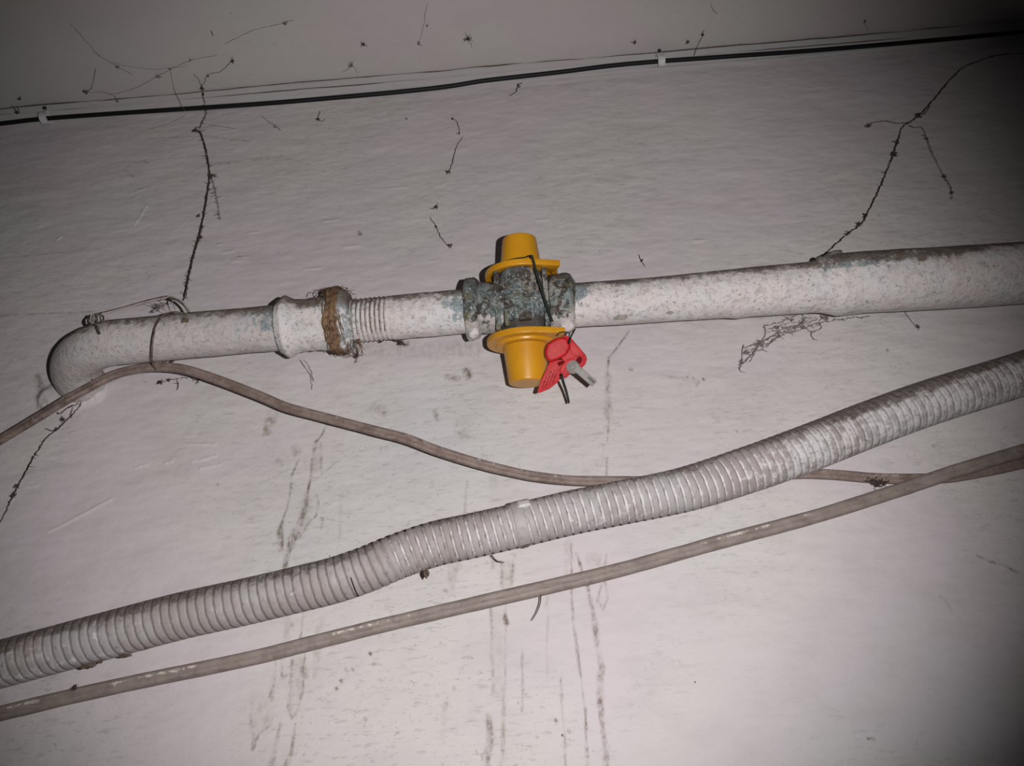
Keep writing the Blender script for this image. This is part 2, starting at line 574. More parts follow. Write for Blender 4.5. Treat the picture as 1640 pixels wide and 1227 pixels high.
M = dict(
    wall=mat_wall('whitewashed_plaster'),
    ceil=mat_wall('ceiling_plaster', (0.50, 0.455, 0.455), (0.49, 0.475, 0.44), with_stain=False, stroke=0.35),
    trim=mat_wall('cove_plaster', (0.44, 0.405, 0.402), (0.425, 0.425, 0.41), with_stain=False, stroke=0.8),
    pipe=mat_paintpipe('chipped_white_paint'),
    pipel=mat_paintpipe('dusty_white_paint', 1.0, 0.80),
    valve=mat_valve(),
    yellow=mat_yellow(),
    red=mat_plain('red_plastic', (0.50, 0.014, 0.017, 1), 0.5, 0.12, 0.22, 0.2, 300),
    redmark_shade=mat_plain('red_plastic_marks_and_shade', (0.13, 0.008, 0.008, 1), 0.8, 0.1, 0.05, 0.2, 500),
    clear=mat_plain('cloudy_grey_plastic', (0.30, 0.28, 0.255, 1), 0.5, 0.1, 0.2, 0.1, 150),
    black=mat_plain('black_rubber', (0.006, 0.006, 0.007, 1), 0.55, 0.1, 0.3, 0.1, 200),
    clip=mat_plain('white_clip_plastic', (0.62, 0.62, 0.61, 1), 0.4, 0.1, 0.5, 0.1, 200),
    nail=mat_plain('dark_nail_steel', (0.05, 0.035, 0.04, 1), 0.5, 0.1, 0.5, 0.1, 200, 0.5),
    green=mat_plain('dark_green_wire', (0.012, 0.022, 0.016, 1), 0.45, 0.2, 0.5, 0.1, 300),
    tie=mat_plain('rusty_tie_wire', (0.20, 0.15, 0.13, 1), 0.55, 0.2, 0.4, 0.3, 260, 0.2, (0.06, 0.04, 0.035, 1)),
    tielight=mat_plain('pale_tie_wire', (0.45, 0.40, 0.37, 1), 0.5, 0.15, 0.4, 0.3, 260, 0.0),
    web=mat_plain('dusty_cobweb', (0.085, 0.062, 0.053, 1), 0.95, 0.15, 0.05, 0.0, 300),
    weblight=mat_plain('thin_grey_cobweb', (0.25, 0.21, 0.195, 1), 0.95, 0.15, 0.05, 0.0, 300),
    hemp=mat_plain('brown_hemp', (0.275, 0.18, 0.105, 1), 0.9, 0.2, 0.1, 0.8, 320, 0.0, (0.10, 0.055, 0.034, 1)),
    hempd=mat_plain('dark_hemp', (0.17, 0.09, 0.055, 1), 0.9, 0.2, 0.1, 0.6, 260, 0.0, (0.07, 0.035, 0.022, 1)),
    hose=mat_hose(),
    cable=mat_cable('brown_cable_sheath', (0.255, 0.195, 0.17, 1), (0.165, 0.115, 0.098, 1), (0.42, 0.36, 0.33, 1)),
    cable2=mat_cable('grey_brown_cable_sheath', (0.285, 0.235, 0.208, 1), (0.215, 0.172, 0.152, 1), (0.60, 0.55, 0.50, 1)),
    dustm=mat_plain('dust_clod', (0.15, 0.11, 0.085, 1), 0.95, 0.2, 0.05, 0.8, 400),
)

# ------------------------------------------------------------------ structure
TD = 0.0085
zc = wp(820, 107, TD).z                    # ceiling height
z1 = wp(820, 134, 0.0).z                   # lower edge of the cove strip

STEP = 0.00092
X0, X1, Z0 = -0.50, 0.50, 0.03
xs = np.concatenate([np.linspace(-1.6, X0, 14)[:-1], np.arange(X0, X1, STEP), np.linspace(X1, 1.6, 14)])
zs = np.concatenate([np.linspace(-1.1, Z0, 14)[:-1], np.arange(Z0, zc + 0.004, STEP)])
nx, nz = len(xs), len(zs)
ST = np.zeros((nz, nx, 3), np.float32)
DY = np.zeros((nz, nx), np.float32)        # + = towards the room


def stroke(pts, w, strength, chan=0, soft=0.6, grain=0.5, dy=0.0, seed=0):
    P = [wp(p[0], p[1]) for p in pts]
    ws = w if isinstance(w, (list, tuple)) else [w] * len(pts)
    Kp = [kpx(p[0], p[1]) for p in pts]
    for i in range(max(1, len(P) - 1)):
        a = np.array([P[i].x, P[i].z])
        j = min(i + 1, len(P) - 1)
        b = np.array([P[j].x, P[j].z])
        ra, rb = ws[i] * Kp[i] / 2, ws[j] * Kp[j] / 2
        m = max(ra, rb) * 2.2 + 0.002
        i0, i1 = np.searchsorted(xs, [min(a[0], b[0]) - m, max(a[0], b[0]) + m])
        k0, k1 = np.searchsorted(zs, [min(a[1], b[1]) - m, max(a[1], b[1]) + m])
        if i1 <= i0 or k1 <= k0:
            continue
        X, Z = np.meshgrid(xs[i0:i1], zs[k0:k1])
        wob = (fbm(X * 160, Z * 90, 3 + seed, 3) - 0.5) * max(ra, rb) * 1.3
        X2 = X + wob
        d = b - a
        L2 = max(d.dot(d), 1e-12)
        t = np.clip(((X2 - a[0]) * d[0] + (Z - a[1]) * d[1]) / L2, 0, 1)
        r = np.maximum(ra + (rb - ra) * t, 0.0006)
        dist = np.hypot(X2 - a[0] - t * d[0], Z - a[1] - t * d[1])
        v = 1 - sstep(r * (1 - soft), r * (1 + soft), dist)
        if dy:
            sl = DY[k0:k1, i0:i1]
            np.copyto(sl, np.where(np.abs(v * dy) > np.abs(sl), v * dy, sl))
        if strength:
            g = 1 - grain + grain * 2 * sstep(0.3, 0.7, fbm(X * 420, Z * 260, 7 + seed, 3))
            sl = ST[k0:k1, i0:i1, chan]
            np.maximum(sl, np.clip(v * strength * g, 0, 1), out=sl)


# overall relief of the brushed plaster
XX, ZZ = np.meshgrid(xs, zs)
inner = (sstep(X0, X0 + 0.03, XX) * (1 - sstep(X1 - 0.03, X1, XX)) * sstep(Z0, Z0 + 0.03, ZZ)).astype(np.float32)
REL = ((fbm(XX * 9, ZZ * 9, 1, 3) - 0.5) * 0.0026 + (fbm(XX * 30, ZZ * 95, 4, 3) - 0.5) * 0.0011
       + (fbm(XX * 120, ZZ * 260, 9, 2) - 0.5) * 0.00035).astype(np.float32)
# run stains (brown) ----------------------------------------------------
stroke([(524, 678), (515, 695), (507, 706)], 3, .5)
stroke([(507, 706), (503, 725), (499, 740), (497, 767), (492, 788)], [6, 5, 4, 3, 5], .55)
stroke([(492, 788), (486, 820), (473, 856), (463, 880), (455, 910)], [5, 9, 12, 10, 7], .62)
stroke([(513, 708), (513, 740), (515, 759)], 2.5, .45)
stroke([(508, 715), (504, 750)], 14, .30, 1)
stroke([(477, 737), (467, 759), (465, 784), (459, 814), (453, 831)], 2.2, .55)
stroke([(453, 831), (448, 852), (450, 878)], [4, 12, 10], .5)
stroke([(507, 792), (510, 809), (505, 826), (496, 833), (478, 862)], 2.4, .5)
stroke([(496, 800), (480, 850)], 26, .22, 1)
stroke([(434, 663), (425, 694)], [18, 10], .55, 1)
stroke([(430, 672), (438, 676)], 8, .4)
stroke([(424, 685), (428, 694)], 6, .45)
stroke([(473, 716), (475, 724)], 12, .35)
stroke([(446, 738), (450, 743)], 9, .35)
stroke([(547, 770), (545, 830), (541, 890)], 5, .22, 1)
stroke([(516, 830), (515, 845)], 3, .6)
stroke([(545, 735), (517, 757)], 2, .3)
stroke([(486, 975), (483, 1010), (480, 1026)], 2.2, .55)
stroke([(466, 960), (458, 1030)], 8, .28, 1)
stroke([(489, 1042), (487, 1070), (485, 1102), (478, 1137), (468, 1150)], 3, .5)
stroke([(468, 1058), (466, 1102), (461, 1134), (466, 1148)], 2.4, .45)
stroke([(478, 1060), (472, 1135)], 18, .35, 1)
stroke([(485, 1070), (489, 1085)], 9, .4)
stroke([(473, 1161), (466, 1201), (457, 1235)], [4, 6, 16], .42)
stroke([(450, 1158), (440, 1200), (433, 1235)], [3, 6, 9], .35)
stroke([(441, 1055), (440, 1090), (434, 1118)], [3, 4, 9], .35)
stroke([(404, 1126), (401, 1158), (407, 1180), (403, 1200)], 3, .35)
stroke([(436, 1150), (430, 1164), (414, 1176), (406, 1200)], 3.4, .4)
stroke([(420, 1125), (416, 1165)], 32, .30, 1)
stroke([(516, 990), (511, 1015), (505, 1060), (506, 1085)], [7, 12, 14, 8], .32, 1)
stroke([(450, 1060), (452, 1084), (458, 1084)], 2, .4)
stroke([(787, 895), (796, 899), (804, 900), (803, 936), (808, 945)], 2.2, .6)
stroke([(824, 888), (818, 936)], [3, 5], .4)
stroke([(812, 905), (810, 935)], 16, .28, 1)
stroke([(810, 960), (810, 993)], 2.6, .5)
stroke([(809, 989), (811, 998)], 8, .75)
stroke([(786, 973), (788, 1040), (789, 1106)], 5, .28)
stroke([(810, 1001), (809, 1080), (807, 1134), (804, 1235)], [3, 4, 6, 9], .26)
stroke([(798, 980), (797, 1110)], 22, .16, 1)
stroke([(782, 1146), (784, 1177), (781, 1235)], [9, 12, 10], .42)
stroke([(915, 870), (915, 948), (919, 1004), (929, 1078), (937, 1134), (939, 1191), (943, 1235)], [3, 3.4, 4, 2.2, 2.8, 3, 3], .5)
stroke([(908, 870), (906, 930)], 8, .26, 1)
stroke([(923, 886), (932, 915), (940, 936), (947, 968)], [3, 4, 7, 5], .55)
stroke([(947, 968), (953, 993), (957, 1033), (963, 1067), (961, 1106), (966, 1163), (971, 1235)], [6, 9, 7, 8, 12, 6, 9], .50)
stroke([(971, 888), (967, 920), (974, 959), (966, 976), (957, 962), (963, 938)], 2.2, .45)
stroke([(950, 900), (955, 930)], 26, .25, 1)
stroke([(898, 1089), (902, 1149), (907, 1235)], [2.2, 3, 4], .35)
stroke([(836, 1038), (837, 1106), (836, 1140)], 3, .28)
stroke([(877, 951), (874, 972)], 4, .35)
stroke([(877, 975), (876, 1090)], 3, .16)
stroke([(713, 1126), (710, 1183)], [8, 11], .32, 1)
stroke([(727, 905), (724, 946)], [22, 8], .42, 1)
stroke([(788, 880), (788, 910)], 6, .3)
stroke([(790, 760), (792, 800)], 10, .25, 1)
stroke([(748, 770), (743, 830)], 4, .2)
# marks higher up -----------------------------------------------------
stroke([(1008, 529), (994, 548), (975, 572), (973, 596), (976, 666), (973, 706)], [2, 3, 4, 4, 3, 2], .55)
stroke([(972, 733), (971, 762)], 2, .5)
stroke([(972, 600), (976, 668)], 12, .25)
stroke([(748, 594), (751, 602)], 13, .8)
stroke([(716, 603), (734, 606)], 10, .35)
stroke([(732, 670), (728, 690), (752, 700)], 2, .3)
stroke([(740, 675), (742, 698)], 18, .28, 1)
stroke([(640, 548), (650, 551)], 12, .7)
stroke([(694, 660), (702, 672)], 8, .3)
stroke([(600, 650), (615, 660)], 16, .3)
stroke([(215, 285), (200, 272), (212, 262), (232, 258), (237, 262)], 3, .4)
stroke([(0, 414), (60, 408), (160, 399)], 2.2, .35)
stroke([(0, 506), (70, 501), (140, 499)], 2.2, .35)
stroke([(240, 222), (330, 218), (400, 226)], 3, .3)
stroke([(330, 265), (450, 250)], 8, .22)
stroke([(60, 600), (72, 650), (66, 672)], [8, 16, 10], .4)
stroke([(1060, 600), (1120, 612)], 6, .2)
stroke([(1105, 500), (1290, 505)], 18, .22)
stroke([(560, 560), (760, 560)], 30, .18)
stroke([(1565, 890), (1585, 899), (1610, 905), (1630, 918)], 2.4, .55)
stroke([(1506, 956), (1512, 960), (1522, 975), (1524, 983)], 4, .5)
stroke([(1390, 1183), (1400, 1184)], 4, .6)
stroke([(1120, 610), (1116, 618)], 3, .55)
for u, v, w_ in [(598, 1062, 3), (592, 1046, 4), (570, 1100, 3), (545, 1090, 5), (538, 1102, 4), (565, 1072, 4), (585, 1150, 4),
                 (712, 945, 4), (705, 1030, 3), (350, 565, 5), (1010, 590, 5), (1100, 602, 3), (1110, 604, 3), (1126, 606, 3),
                 (1420, 560, 3), (890, 1153, 5), (910, 1170, 5), (860, 1180, 3), (575, 372, 7), (650, 190, 3), (466, 1000, 3),
                 (383, 410, 3), (347, 775, 4), (230, 610, 3), (1180, 690, 3), (1495, 714, 4), (700, 1113, 3), (727, 1102, 5)]:
    stroke([(u, v), (u + 2, v + 2)], w_, .65)
# plaster relief: drips, scratches, mound where the pipe enters
for u, v, ang, ln in [(352, 392, 0, 8), (366, 403, -8, 16), (388, 412, -6, 18), (380, 418, -6, 14), (405, 372, -8, 16), (530, 352, -6, 24),
                      (225, 305, -10, 10), (218, 316, -30, 8), (960, 470, 0, 6), (560, 395, -6, 20), (500, 430, -5, 26), (64, 362, 0, 5),
                      (1120, 385, 0, 14), (870, 352, -4, 20), (1020, 655, -5, 16), (640, 300, -4, 24)]:
    c, s_ = math.cos(math.radians(ang)), math.sin(math.radians(ang))
    stroke([(u - c * ln / 2, v - s_ * ln / 2), (u + c * ln / 2, v + s_ * ln / 2)], 4.0, .0, 2, soft=.95, dy=0.0005)
for pl in ([(215, 749), (236, 743)], [(262, 742), (276, 738)], [(295, 711), (346, 712)], [(307, 739), (328, 736), (346, 730)],
           [(320, 751), (353, 744)], [(77, 852), (130, 825), (179, 799)], [(40, 780), (60, 779)], [(215, 362), (235, 330)], [(90, 385), (98, 378)]):
    stroke(pl, 2.6, .35, 2, grain=.2, dy=0.0006)
stroke([(78, 634), (110, 634), (150, 630)], [30, 44, 26], .05, 2, soft=.9, dy=0.004)
stroke([(60, 605), (66, 640), (80, 655)], [10, 14, 10], .35, 0, soft=.9)

DYT = (REL + DY) * inner
DYT = DYT - 0.0
V = np.stack([XX, -DYT, ZZ], -1).reshape(-1, 3)
F = quads(nz, nx)
wall = mk('wall_back', V, F, M['wall'], attr=ST.reshape(-1, 3), aname='stain')
tag(wall, 'whitewashed plaster wall with brown run stains behind the pipes', 'wall', kind='structure')

# ceiling slab with gentle relief
cx = np.linspace(-1.6, 1.6, 161)
cy = np.concatenate([np.linspace(-2.2, -0.5, 10)[:-1], np.linspace(-0.5, 0.0, 51)])
CX, CY = np.meshgrid(cx, cy)
CZ = zc + (fbm(CX * 8, CY * 8, 2, 3) - 0.5) * 0.002 * (CY < -0.03)
V = np.stack([CX, CY, CZ], -1).reshape(-1, 3)
n0 = len(V)
V = np.vstack([V, [[-1.6, -2.2, zc + .05], [1.6, -2.2, zc + .05], [1.6, 0, zc + .05], [-1.6, 0, zc + .05]]])
F = [tuple(reversed(f)) for f in quads(len(cy), len(cx)).tolist()] + [(n0, n0 + 1, n0 + 2, n0 + 3)]
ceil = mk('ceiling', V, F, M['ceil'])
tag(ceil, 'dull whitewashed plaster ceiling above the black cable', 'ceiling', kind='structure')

# cove strip in the corner: stepped profile swept along x
prof = [(-TD - .0035, zc + .001), (-TD - .0030, zc - .0012), (-TD, zc - .0016), (-TD + .0012, zc - .0045), (-TD + .0032, zc - .0075),
        (-.0040, z1 + .0045), (-.0030, z1 + .0012), (-.0026, z1), (.001, z1 - .0004), (.001, zc + .001)]
tx = np.linspace(-1.6, 1.6, 420)
TX = np.repeat(tx[:, None], len(prof), 1)
PY = np.array([p[0] for p in prof])[None] + (fbm(TX * 25, np.arange(len(prof))[None] * 3.3 + TX * 0, 5, 3) - .5) * .0022
PZ = np.array([p[1] for p in prof])[None] + (fbm(TX * 22, np.arange(len(prof))[None] * 2.1 + TX * 0 + 7, 6, 3) - .5) * .0016
V = np.stack([TX, PY, PZ], -1).reshape(-1, 3)
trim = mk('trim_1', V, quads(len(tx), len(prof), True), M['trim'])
for nm_, j_, r_, ph_ in (('joint_crack', 1, .0006, 0), ('joint_crack', 3, .0005, 5)):
    Cc = np.stack([tx, PY[:, j_], PZ[:, j_]], -1)[60:360]
    rr_ = r_ * np.clip(fbm(Cc[:, 0] * 18 + ph_, Cc[:, 0] * 0, 9 + ph_, 3) * 3.6 - 1.25, .03, 1.1)
    CRACKS = globals().setdefault('CRACKS', [])
    CRACKS.append((Cc, rr_))
tag(trim, 'narrow plaster cove strip in the corner between wall and ceiling', 'cove', kind='structure')

# ------------------------------------------------------------------ gas pipe, left run
OFF = 0.045
KP = kpx(300, 535, OFF)
KV = kpx(838, 490, OFF)
RP = 35.5 * KV
TWO = 2 * math.pi


def fr(TH, va=0.62):
    """+1 on the upper side, -1 on the lower side of a tube running along +x (dust settles from above)"""
    f_ = -np.sin(TH - va)
    return np.where((TH < va - math.pi / 2) & (TH > -2.4), 1.0, f_)


def up_amount(TH):
    return np.clip(fr(TH), 0, 1)


# straight axis through two photo points
A0, A1 = wp(196, 547, OFF), wp(752, 498, OFF)
AX = (A1 - A0)
AX.y = 0
AX.normalize()


def on_axis(u):
    """point on the left pipe axis at photo column u"""
    lo, hi = -0.2, 1.4
    for _ in range(40):
        mid = (lo + hi) / 2
        p = A0 + (A1 - A0) * mid
        d = p - CAM
        if 820 + d.dot(RGT) / d.dot(FWD) * FPX < u:
            lo = mid
        else:
            hi = mid
    return A0 + (A1 - A0) * lo


pipe_root = empty('gas_pipe', on_axis(300))
tag(pipe_root, 'whitewashed steel pipe bending into the wall at the left end', 'pipe')
RB = OFF
arc = []
for i in range(13):
    f = i / 12 * math.pi / 2
    arc.append(A0 - AX * (0.048 * math.sin(f)) + Vector((0, RB * (1 - math.cos(f)), 0)))
tail = [arc[-1] + Vector((0, 0.02, 0))]
path = [tail[0]] + arc[::-1] + [on_axis(300), on_axis(380), on_axis(462)]
C, s = spline(path, 0.0016)
Lp = s[-1]


def wear_left(S, TH):
    u = S / Lp
    n = fbm(S * 60, TH * 2.2, 3, 4)
    dust = sstep(.40, 1.05, up_amount(TH) + (n - .5) * .45) + .12 * (1 - sstep(.3, .6, u))
    teal = .03 + .55 * sstep(.80, .98, u) * sstep(-.2, .5, fr(TH) + .55 * np.cos(TH)) + .25 * sstep(.45, .8, fr(TH)) * n
    bare = .14 + .0 * n
    return dust, teal, bare


def rad_left(S, TH):
    return RP * (1.03 + .05 * (1 - sstep(.12, .42, S / Lp)) + .02 * (fbm(S * 70, TH * 2, 8, 3) - .5) * 2)


tube('bent_pipe', C, s, rad_left, M['pipel'], pipe_root, nth=56, wear=wear_left, rev=True)

# coupling (lathe around the axis) ----------------------------------------
AXM = Matrix((AX, Vector((0, 1, 0)), AX.cross(Vector((0, 1, 0))))).transposed().to_4x4()


def axis_part(name, u0, u1, rfun, mat, wear, nth=64, step=0.0006, cap=True):
    p0, p1 = on_axis(u0), on_axis(u1)
    L = (p1 - p0).length
    n = int(L / step)
    s_ = np.linspace(0, L, n)
    C_ = np.array(p0)[None] + np.array((p1 - p0).normalized())[None] * s_[:, None]
    return tube(name, C_, s_, lambda S, TH: rfun(u0 + (u1 - u0) * S / L, TH), mat, pipe_root, nth=nth,
                wear=lambda S, TH: wear(u0 + (u1 - u0) * S / L, TH), cap=cap)


def bead(u, c, w):
    return np.exp(-((u - c) / w) ** 2)


def r_coup(U, TH):
    base = 44.5 + 5.0 * bead(U, 462, 8) + 8.5 * bead(U, 552, 9) * (1 - .25 * np.cos(TH - 1.0))
    ends = np.minimum(sstep(446, 451, U), 1 - sstep(563, 568, U))
    lump = 1 + .09 * (fbm(U / 14, TH * 2.0, 10, 3) - .5)
    # six soft ribs as on cast sockets
    rib = 3.0 * np.clip(np.cos(TH * 3 + .4), .75, 1) * bead(U, 463, 11) + 2.0 * np.clip(np.cos(TH * 3 + .4), .75, 1) * bead(U, 553, 11)
    return KV * (34 + (base - 34 + rib - 2) * ends) * lump


def wear_coup(U, TH):
    n = fbm(U / 16, TH * 2.4, 12, 4)
    dust = sstep(.35, 1.02, up_amount(TH) + (n - .5) * .5) + .08
    teal = .16 + .5 * np.maximum(1 - sstep(449, 458, U), sstep(520, 540, U) * .7) + .4 * sstep(.2, .7, fr(TH)) * n
    return dust, teal, .20 + 0 * n


axis_part('coupling', 446, 568, r_coup, M['pipe'], wear_coup)


def r_nip(U, TH):
    ph = (U - 566) / 7.3 + TH / TWO
    tr = np.abs((ph % 1) - .5) * 2
    thr = sstep(560, 568, U) * (1 - sstep(612, 636, U))
    r = 35.5 - 1.0 * thr + 2.6 * thr * (tr - .5)
    return KV * r * (1 + .018 * (fbm(U / 20, TH * 2, 14, 3) - .5) * 2)


def wear_nip(U, TH):
    n = fbm(U / 18, TH * 2.2, 15, 4)
    ph = ((U - 566) / 7.3 + TH / TWO) % 1
    thr = sstep(560, 568, U) * (1 - sstep(612, 636, U))
    groove = thr * (1 - sstep(.0, .28, np.abs(ph - .5)))
    dust = np.maximum(sstep(.38, 1.02, up_amount(TH) + (n - .5) * .5), groove * 1.5 * sstep(-.75, .3, fr(TH) + .45))
    teal = .05 + .62 * sstep(690, 742, U) * sstep(-.5, .5, fr(TH) + .5) + .28 * (1 - sstep(568, 625, U)) + .2 * sstep(.2, .8, fr(TH)) * n
    return dust, teal, .12 + 0 * n


axis_part('threaded_nipple', 560, 752, r_nip, M['pipe'], wear_nip, step=0.0004)


# hemp wrapped round the joint --------------------------------------------
def r_hemp(U, TH):
    lump = fbm(U / 9, TH * 2.4, 17, 3)
    U = U + 16 * (fbm(TH * 1.7 + 3, TH * 0, 19, 2) - .5)
    e = np.minimum(sstep(523, 534, U), 1 - sstep(548, 560, U))
    topb = sstep(.3, 1.0, fr(TH))
    return KV * (32 + e * (14.0 + 9 * lump + 5 * topb))


hempo = axis_part('hemp_wrap', 516, 570, r_hemp, M['hemp'], lambda U, TH: (0 * U, 0 * U, 0 * U), nth=72, step=0.0008)


def strands(name, lines, mat, parent=None, nth=4):
    """many thin tubes in one mesh; lines = list of (points, r0, r1)"""
    VV, FF, base = [], [], 0
    for pts, r0, r1 in lines:
        Cc = np.array([list(p) for p in pts])
        if len(Cc) < 2:
            continue
        _, N, B = frames(Cc, (0.3, -1, 0.2))
        th = np.linspace(0, TWO, nth, endpoint=False)
        rr = np.linspace(r0, r1, len(Cc)) if np.ndim(r0) == 0 else np.asarray(r0)
        v = Cc[:, None] + rr[:, None, None] * (np.cos(th)[None, :, None] * N[:, None] + np.sin(th)[None, :, None] * B[:, None])
        VV.append(v.reshape(-1, 3))
        q = quads(len(Cc), nth, True)
        FF.append(q + base)
        base += len(Cc) * nth
    return mk(name, np.vstack(VV), np.vstack(FF), mat, parent)


for Cc, rr_ in CRACKS:
    o = strands('joint_crack', [(Cc, rr_, None)], M['dustm'], trim, 6)
    o['label'] = 'dark dirt-filled joint line along the cove'


def axis_pt(u, th, rpx):
    p = on_axis(u)
    n = Vector((0, -1, 0))
    b = AX.cross(n)
    return p + (n * math.cos(th) + b * math.sin(th)) * (rpx * KV)


fib = []
for i in range(190):
    th0 = rnd.uniform(-2.1, 1.7)
    u0 = rnd.gauss(542, 6)
    ln = rnd.uniform(.3, 1.3)
    r0 = rnd.uniform(46, 52) + (4 if th0 < -.9 else 0)
    pts = []
    du = rnd.uniform(-10, 10)
    for k in range(7):
        t = k / 6
        pts.append(axis_pt(u0 + du * t + rnd.uniform(-1, 1), th0 + ln * t, r0 + 2.2 * math.sin(t * 3) + rnd.uniform(-.6, .6)))
    fib.append((pts, .00032, .00018))
o = strands('hemp_fibres', fib, M['hemp'], hempo)
tag(o, 'tan hemp fibres wound round the joint', kind='stuff')
fib = []
for i in range(120):
    th0 = rnd.gauss(-1.45, .35)
    u0 = rnd.gauss(538, 12)
    r0 = 47 + 6 * math.exp(-((u0 - 540) / 14) ** 2)
    pts = []
    du, dt, dr = rnd.uniform(-18, 18), rnd.uniform(-.25, .35), rnd.uniform(0, 9)
    for k in range(6):
        t = k / 5
        pts.append(axis_pt(u0 + du * t, th0 + dt * t, r0 + dr * math.sin(t * 2.2) + rnd.uniform(-.7, .7)))
    fib.append((pts, .00034, .00012))
for i in range(14):                                   # wisps hanging below the joint
    u0 = rnd.uniform(548, 580)
    pts = [axis_pt(u0 + rnd.uniform(-2, 2) * k, 1.35 + .1 * k, 44 + 3.2 * k) for k in range(6)]
    fib.append((pts, .0003, .0001))
o = strands('loose_fibres', fib, M['hempd'], hempo)
tag(o, 'dark loose fibres sticking up from the joint', kind='stuff')

# ------------------------------------------------------------------ gas pipe, right run
RU = [(905, 490), (1000, 484), (1100, 476), (1200, 468), (1290, 461), (1345, 455), (1400, 451), (1500, 446), (1640, 437), (1760, 430), (1900, 421)]
RR = [(905, 35.5), (960, 35.5), (1080, 36.5), (1200, 39.5), (1296, 41), (1312, 43), (1335, 48.5), (1380, 49.5), (1500, 50), (1640, 49.5), (1900, 49.5)]
path = [wp(u, v, OFF) for u, v in RU]
C, s = spline(path, 0.0012)
Cd = C - np.array(CAM)
UU = 820 + (Cd @ np.array(RGT)) / (Cd @ np.array(FWD)) * FPX
KK = (Cd @ np.array(FWD)) / FPX
RB_ = np.interp(UU, [p[0] for p in RR], [p[1] for p in RR]) * KK


def u_of(S):
    return np.interp(S, s, UU)


def rad_right(S, TH):
    base = np.interp(S, s, RB_)
    U = u_of(S)
    lump = .016 * (fbm(S * 60, TH * 2, 2, 3) - .5) * 2 + .05 * bead(U, 1180, 14) * np.clip(-fr(TH), 0, 1) ** 3 \
        + .05 * bead(U, 1345, 26) * np.clip(-fr(TH), 0, 1) ** 2
    return base * (1 + lump)


def wear_right(S, TH):
    U = u_of(S)
    n = fbm(S * 55, TH * 2.3, 6, 4)
    dust = sstep(.45, 1.04, up_amount(TH) + (n - .5) * .5 + .16 * bead(U, 1440, 90) - .05 * (1 - sstep(1100, 1300, U)))
    front = fr(TH)
    teal = .02 + .62 * (1 - sstep(918, 955, U)) * sstep(-.55, .3, front) \
        + .45 * bead(U, 1350, 75) * sstep(.15, .55, front) + .30 * bead(U, 1460, 120) * sstep(.3, .75, front) \
        + .25 * (1 - sstep(950, 1080, U)) * sstep(.1, .7, front) + .15 * n * sstep(.2, .8, front)
    bare = .06 + .60 * bead(U, 995, 40) * np.exp(-((TH - 1.35) / .24) ** 2) + .6 * bead(U, 1066, 9) * np.exp(-((TH - 1.3) / .16) ** 2)\
        + .25 * (1 - sstep(930, 1080, U)) * sstep(.3, .7, front)
    return dust, teal, bare


pr = empty('gas_pipe', wp(1200, 468, OFF))
tag(pr, 'whitewashed steel pipe from the valve to the right edge, swelling at its far end', 'pipe')
tube('pipe', C, s, rad_right, M['pipe'], pr, nth=64, wear=wear_right)
# a skin of old paint lifting at the swollen joint
pts = [wp(1312, 414, OFF + .012), wp(1316, 418, OFF + .016), wp(1330, 409, OFF + .012), wp(1345, 405, OFF + .010)]
Cc, ss = spline(pts, .001)
tube('paint_ridge', Cc, ss, lambda S, TH: .0022 * (1 + .5 * (fbm(S * 300, TH, 4, 2) - .5)), M['pipe'], pr, nth=10,
     wear=lambda S, TH: (.75 + 0 * S, .6 + 0 * S, .3 + 0 * S))

# ------------------------------------------------------------------ valve
TILT = math.radians(18)
VC = wp(838, 490, OFF)
RXv = (wp(1000, 484, OFF) - wp(700, 502.5, OFF))
RXv.y = 0
RXv.normalize()
ZT = Vector((0, 0, 1)) - RXv * RXv.z
ZT.normalize()
ZL = (ZT * math.cos(TILT) + Vector((0, -1, 0)) * math.sin(TILT)).normalized()
YL = ZL.cross(RXv).normalized()
VR = Matrix((RXv, YL, ZL)).transposed()
VM = Matrix.Translation(VC) @ VR.to_4x4()
k = KV
valve = empty('gas_valve', VC, VM)
tag(valve, 'corroded grey-green plug valve body between the two yellow caps', 'valve')


def wv(dust=0.0, white=0.0):
    def f(TH, Hh):
        # lathe about x: local z is up (sin)
        up = np.sin(TH)
        return sstep(.55, .95, up) * dust, white * sstep(-.3, -.9, up) + 0 * Hh, 0 * Hh
    return f


def lump(seed, amp):
    return lambda TH, Hh: (fbm(Hh * 160 + 3, TH * 2.5, seed, 3) - .5) * amp * k


def prof_x(pts):
    """dense profile along x from (x, r) control points"""
    P = np.array(pts, float)
    x = np.arange(P[0, 0], P[-1, 0] + .01, 1.0)
    r = np.interp(x, P[:, 0], P[:, 1])
    return [(0, x[0] * k)] + [(a * k, b * k) for a, b in zip(r, x)] + [(0, x[-1] * k)]


def hexm(ph, amt=.55):
    def f(TH, Hh):
        a = (TH + ph) % (math.pi / 3) - math.pi / 6
        return 1 - amt + amt * (math.cos(math.pi / 6) / np.cos(a)) * 1.09
    return f


o = lathe('hex_nut', prof_x([(-95, 33), (-93, 44), (-90, 48), (-76, 49), (-72, 46), (-68, 40)]), M['valve'], valve, 'x', 72, hexm(.35), wv(.8, .95), lump(3, 5))
lathe('neck', prof_x([(-72, 40), (-66, 41.5), (-50, 42), (-40, 42), (-30, 40)]), M['valve'], valve, 'x', 64, None, wv(.6, .7), lump(5, 5))
lathe('bore', prof_x([(-42, 36), (-10, 40), (10, 40), (46, 36)]), M['valve'], valve, 'x', 48, None, wv(.3, .2), lump(6, 4))
lathe('end_collar', prof_x([(38, 36), (42, 43), (48, 46), (62, 47.5), (72, 48), (77, 45), (81, 38), (84, 34)]), M['valve'], valve, 'x', 72, hexm(.1, .4), wv(.9, .75), lump(7, 6))
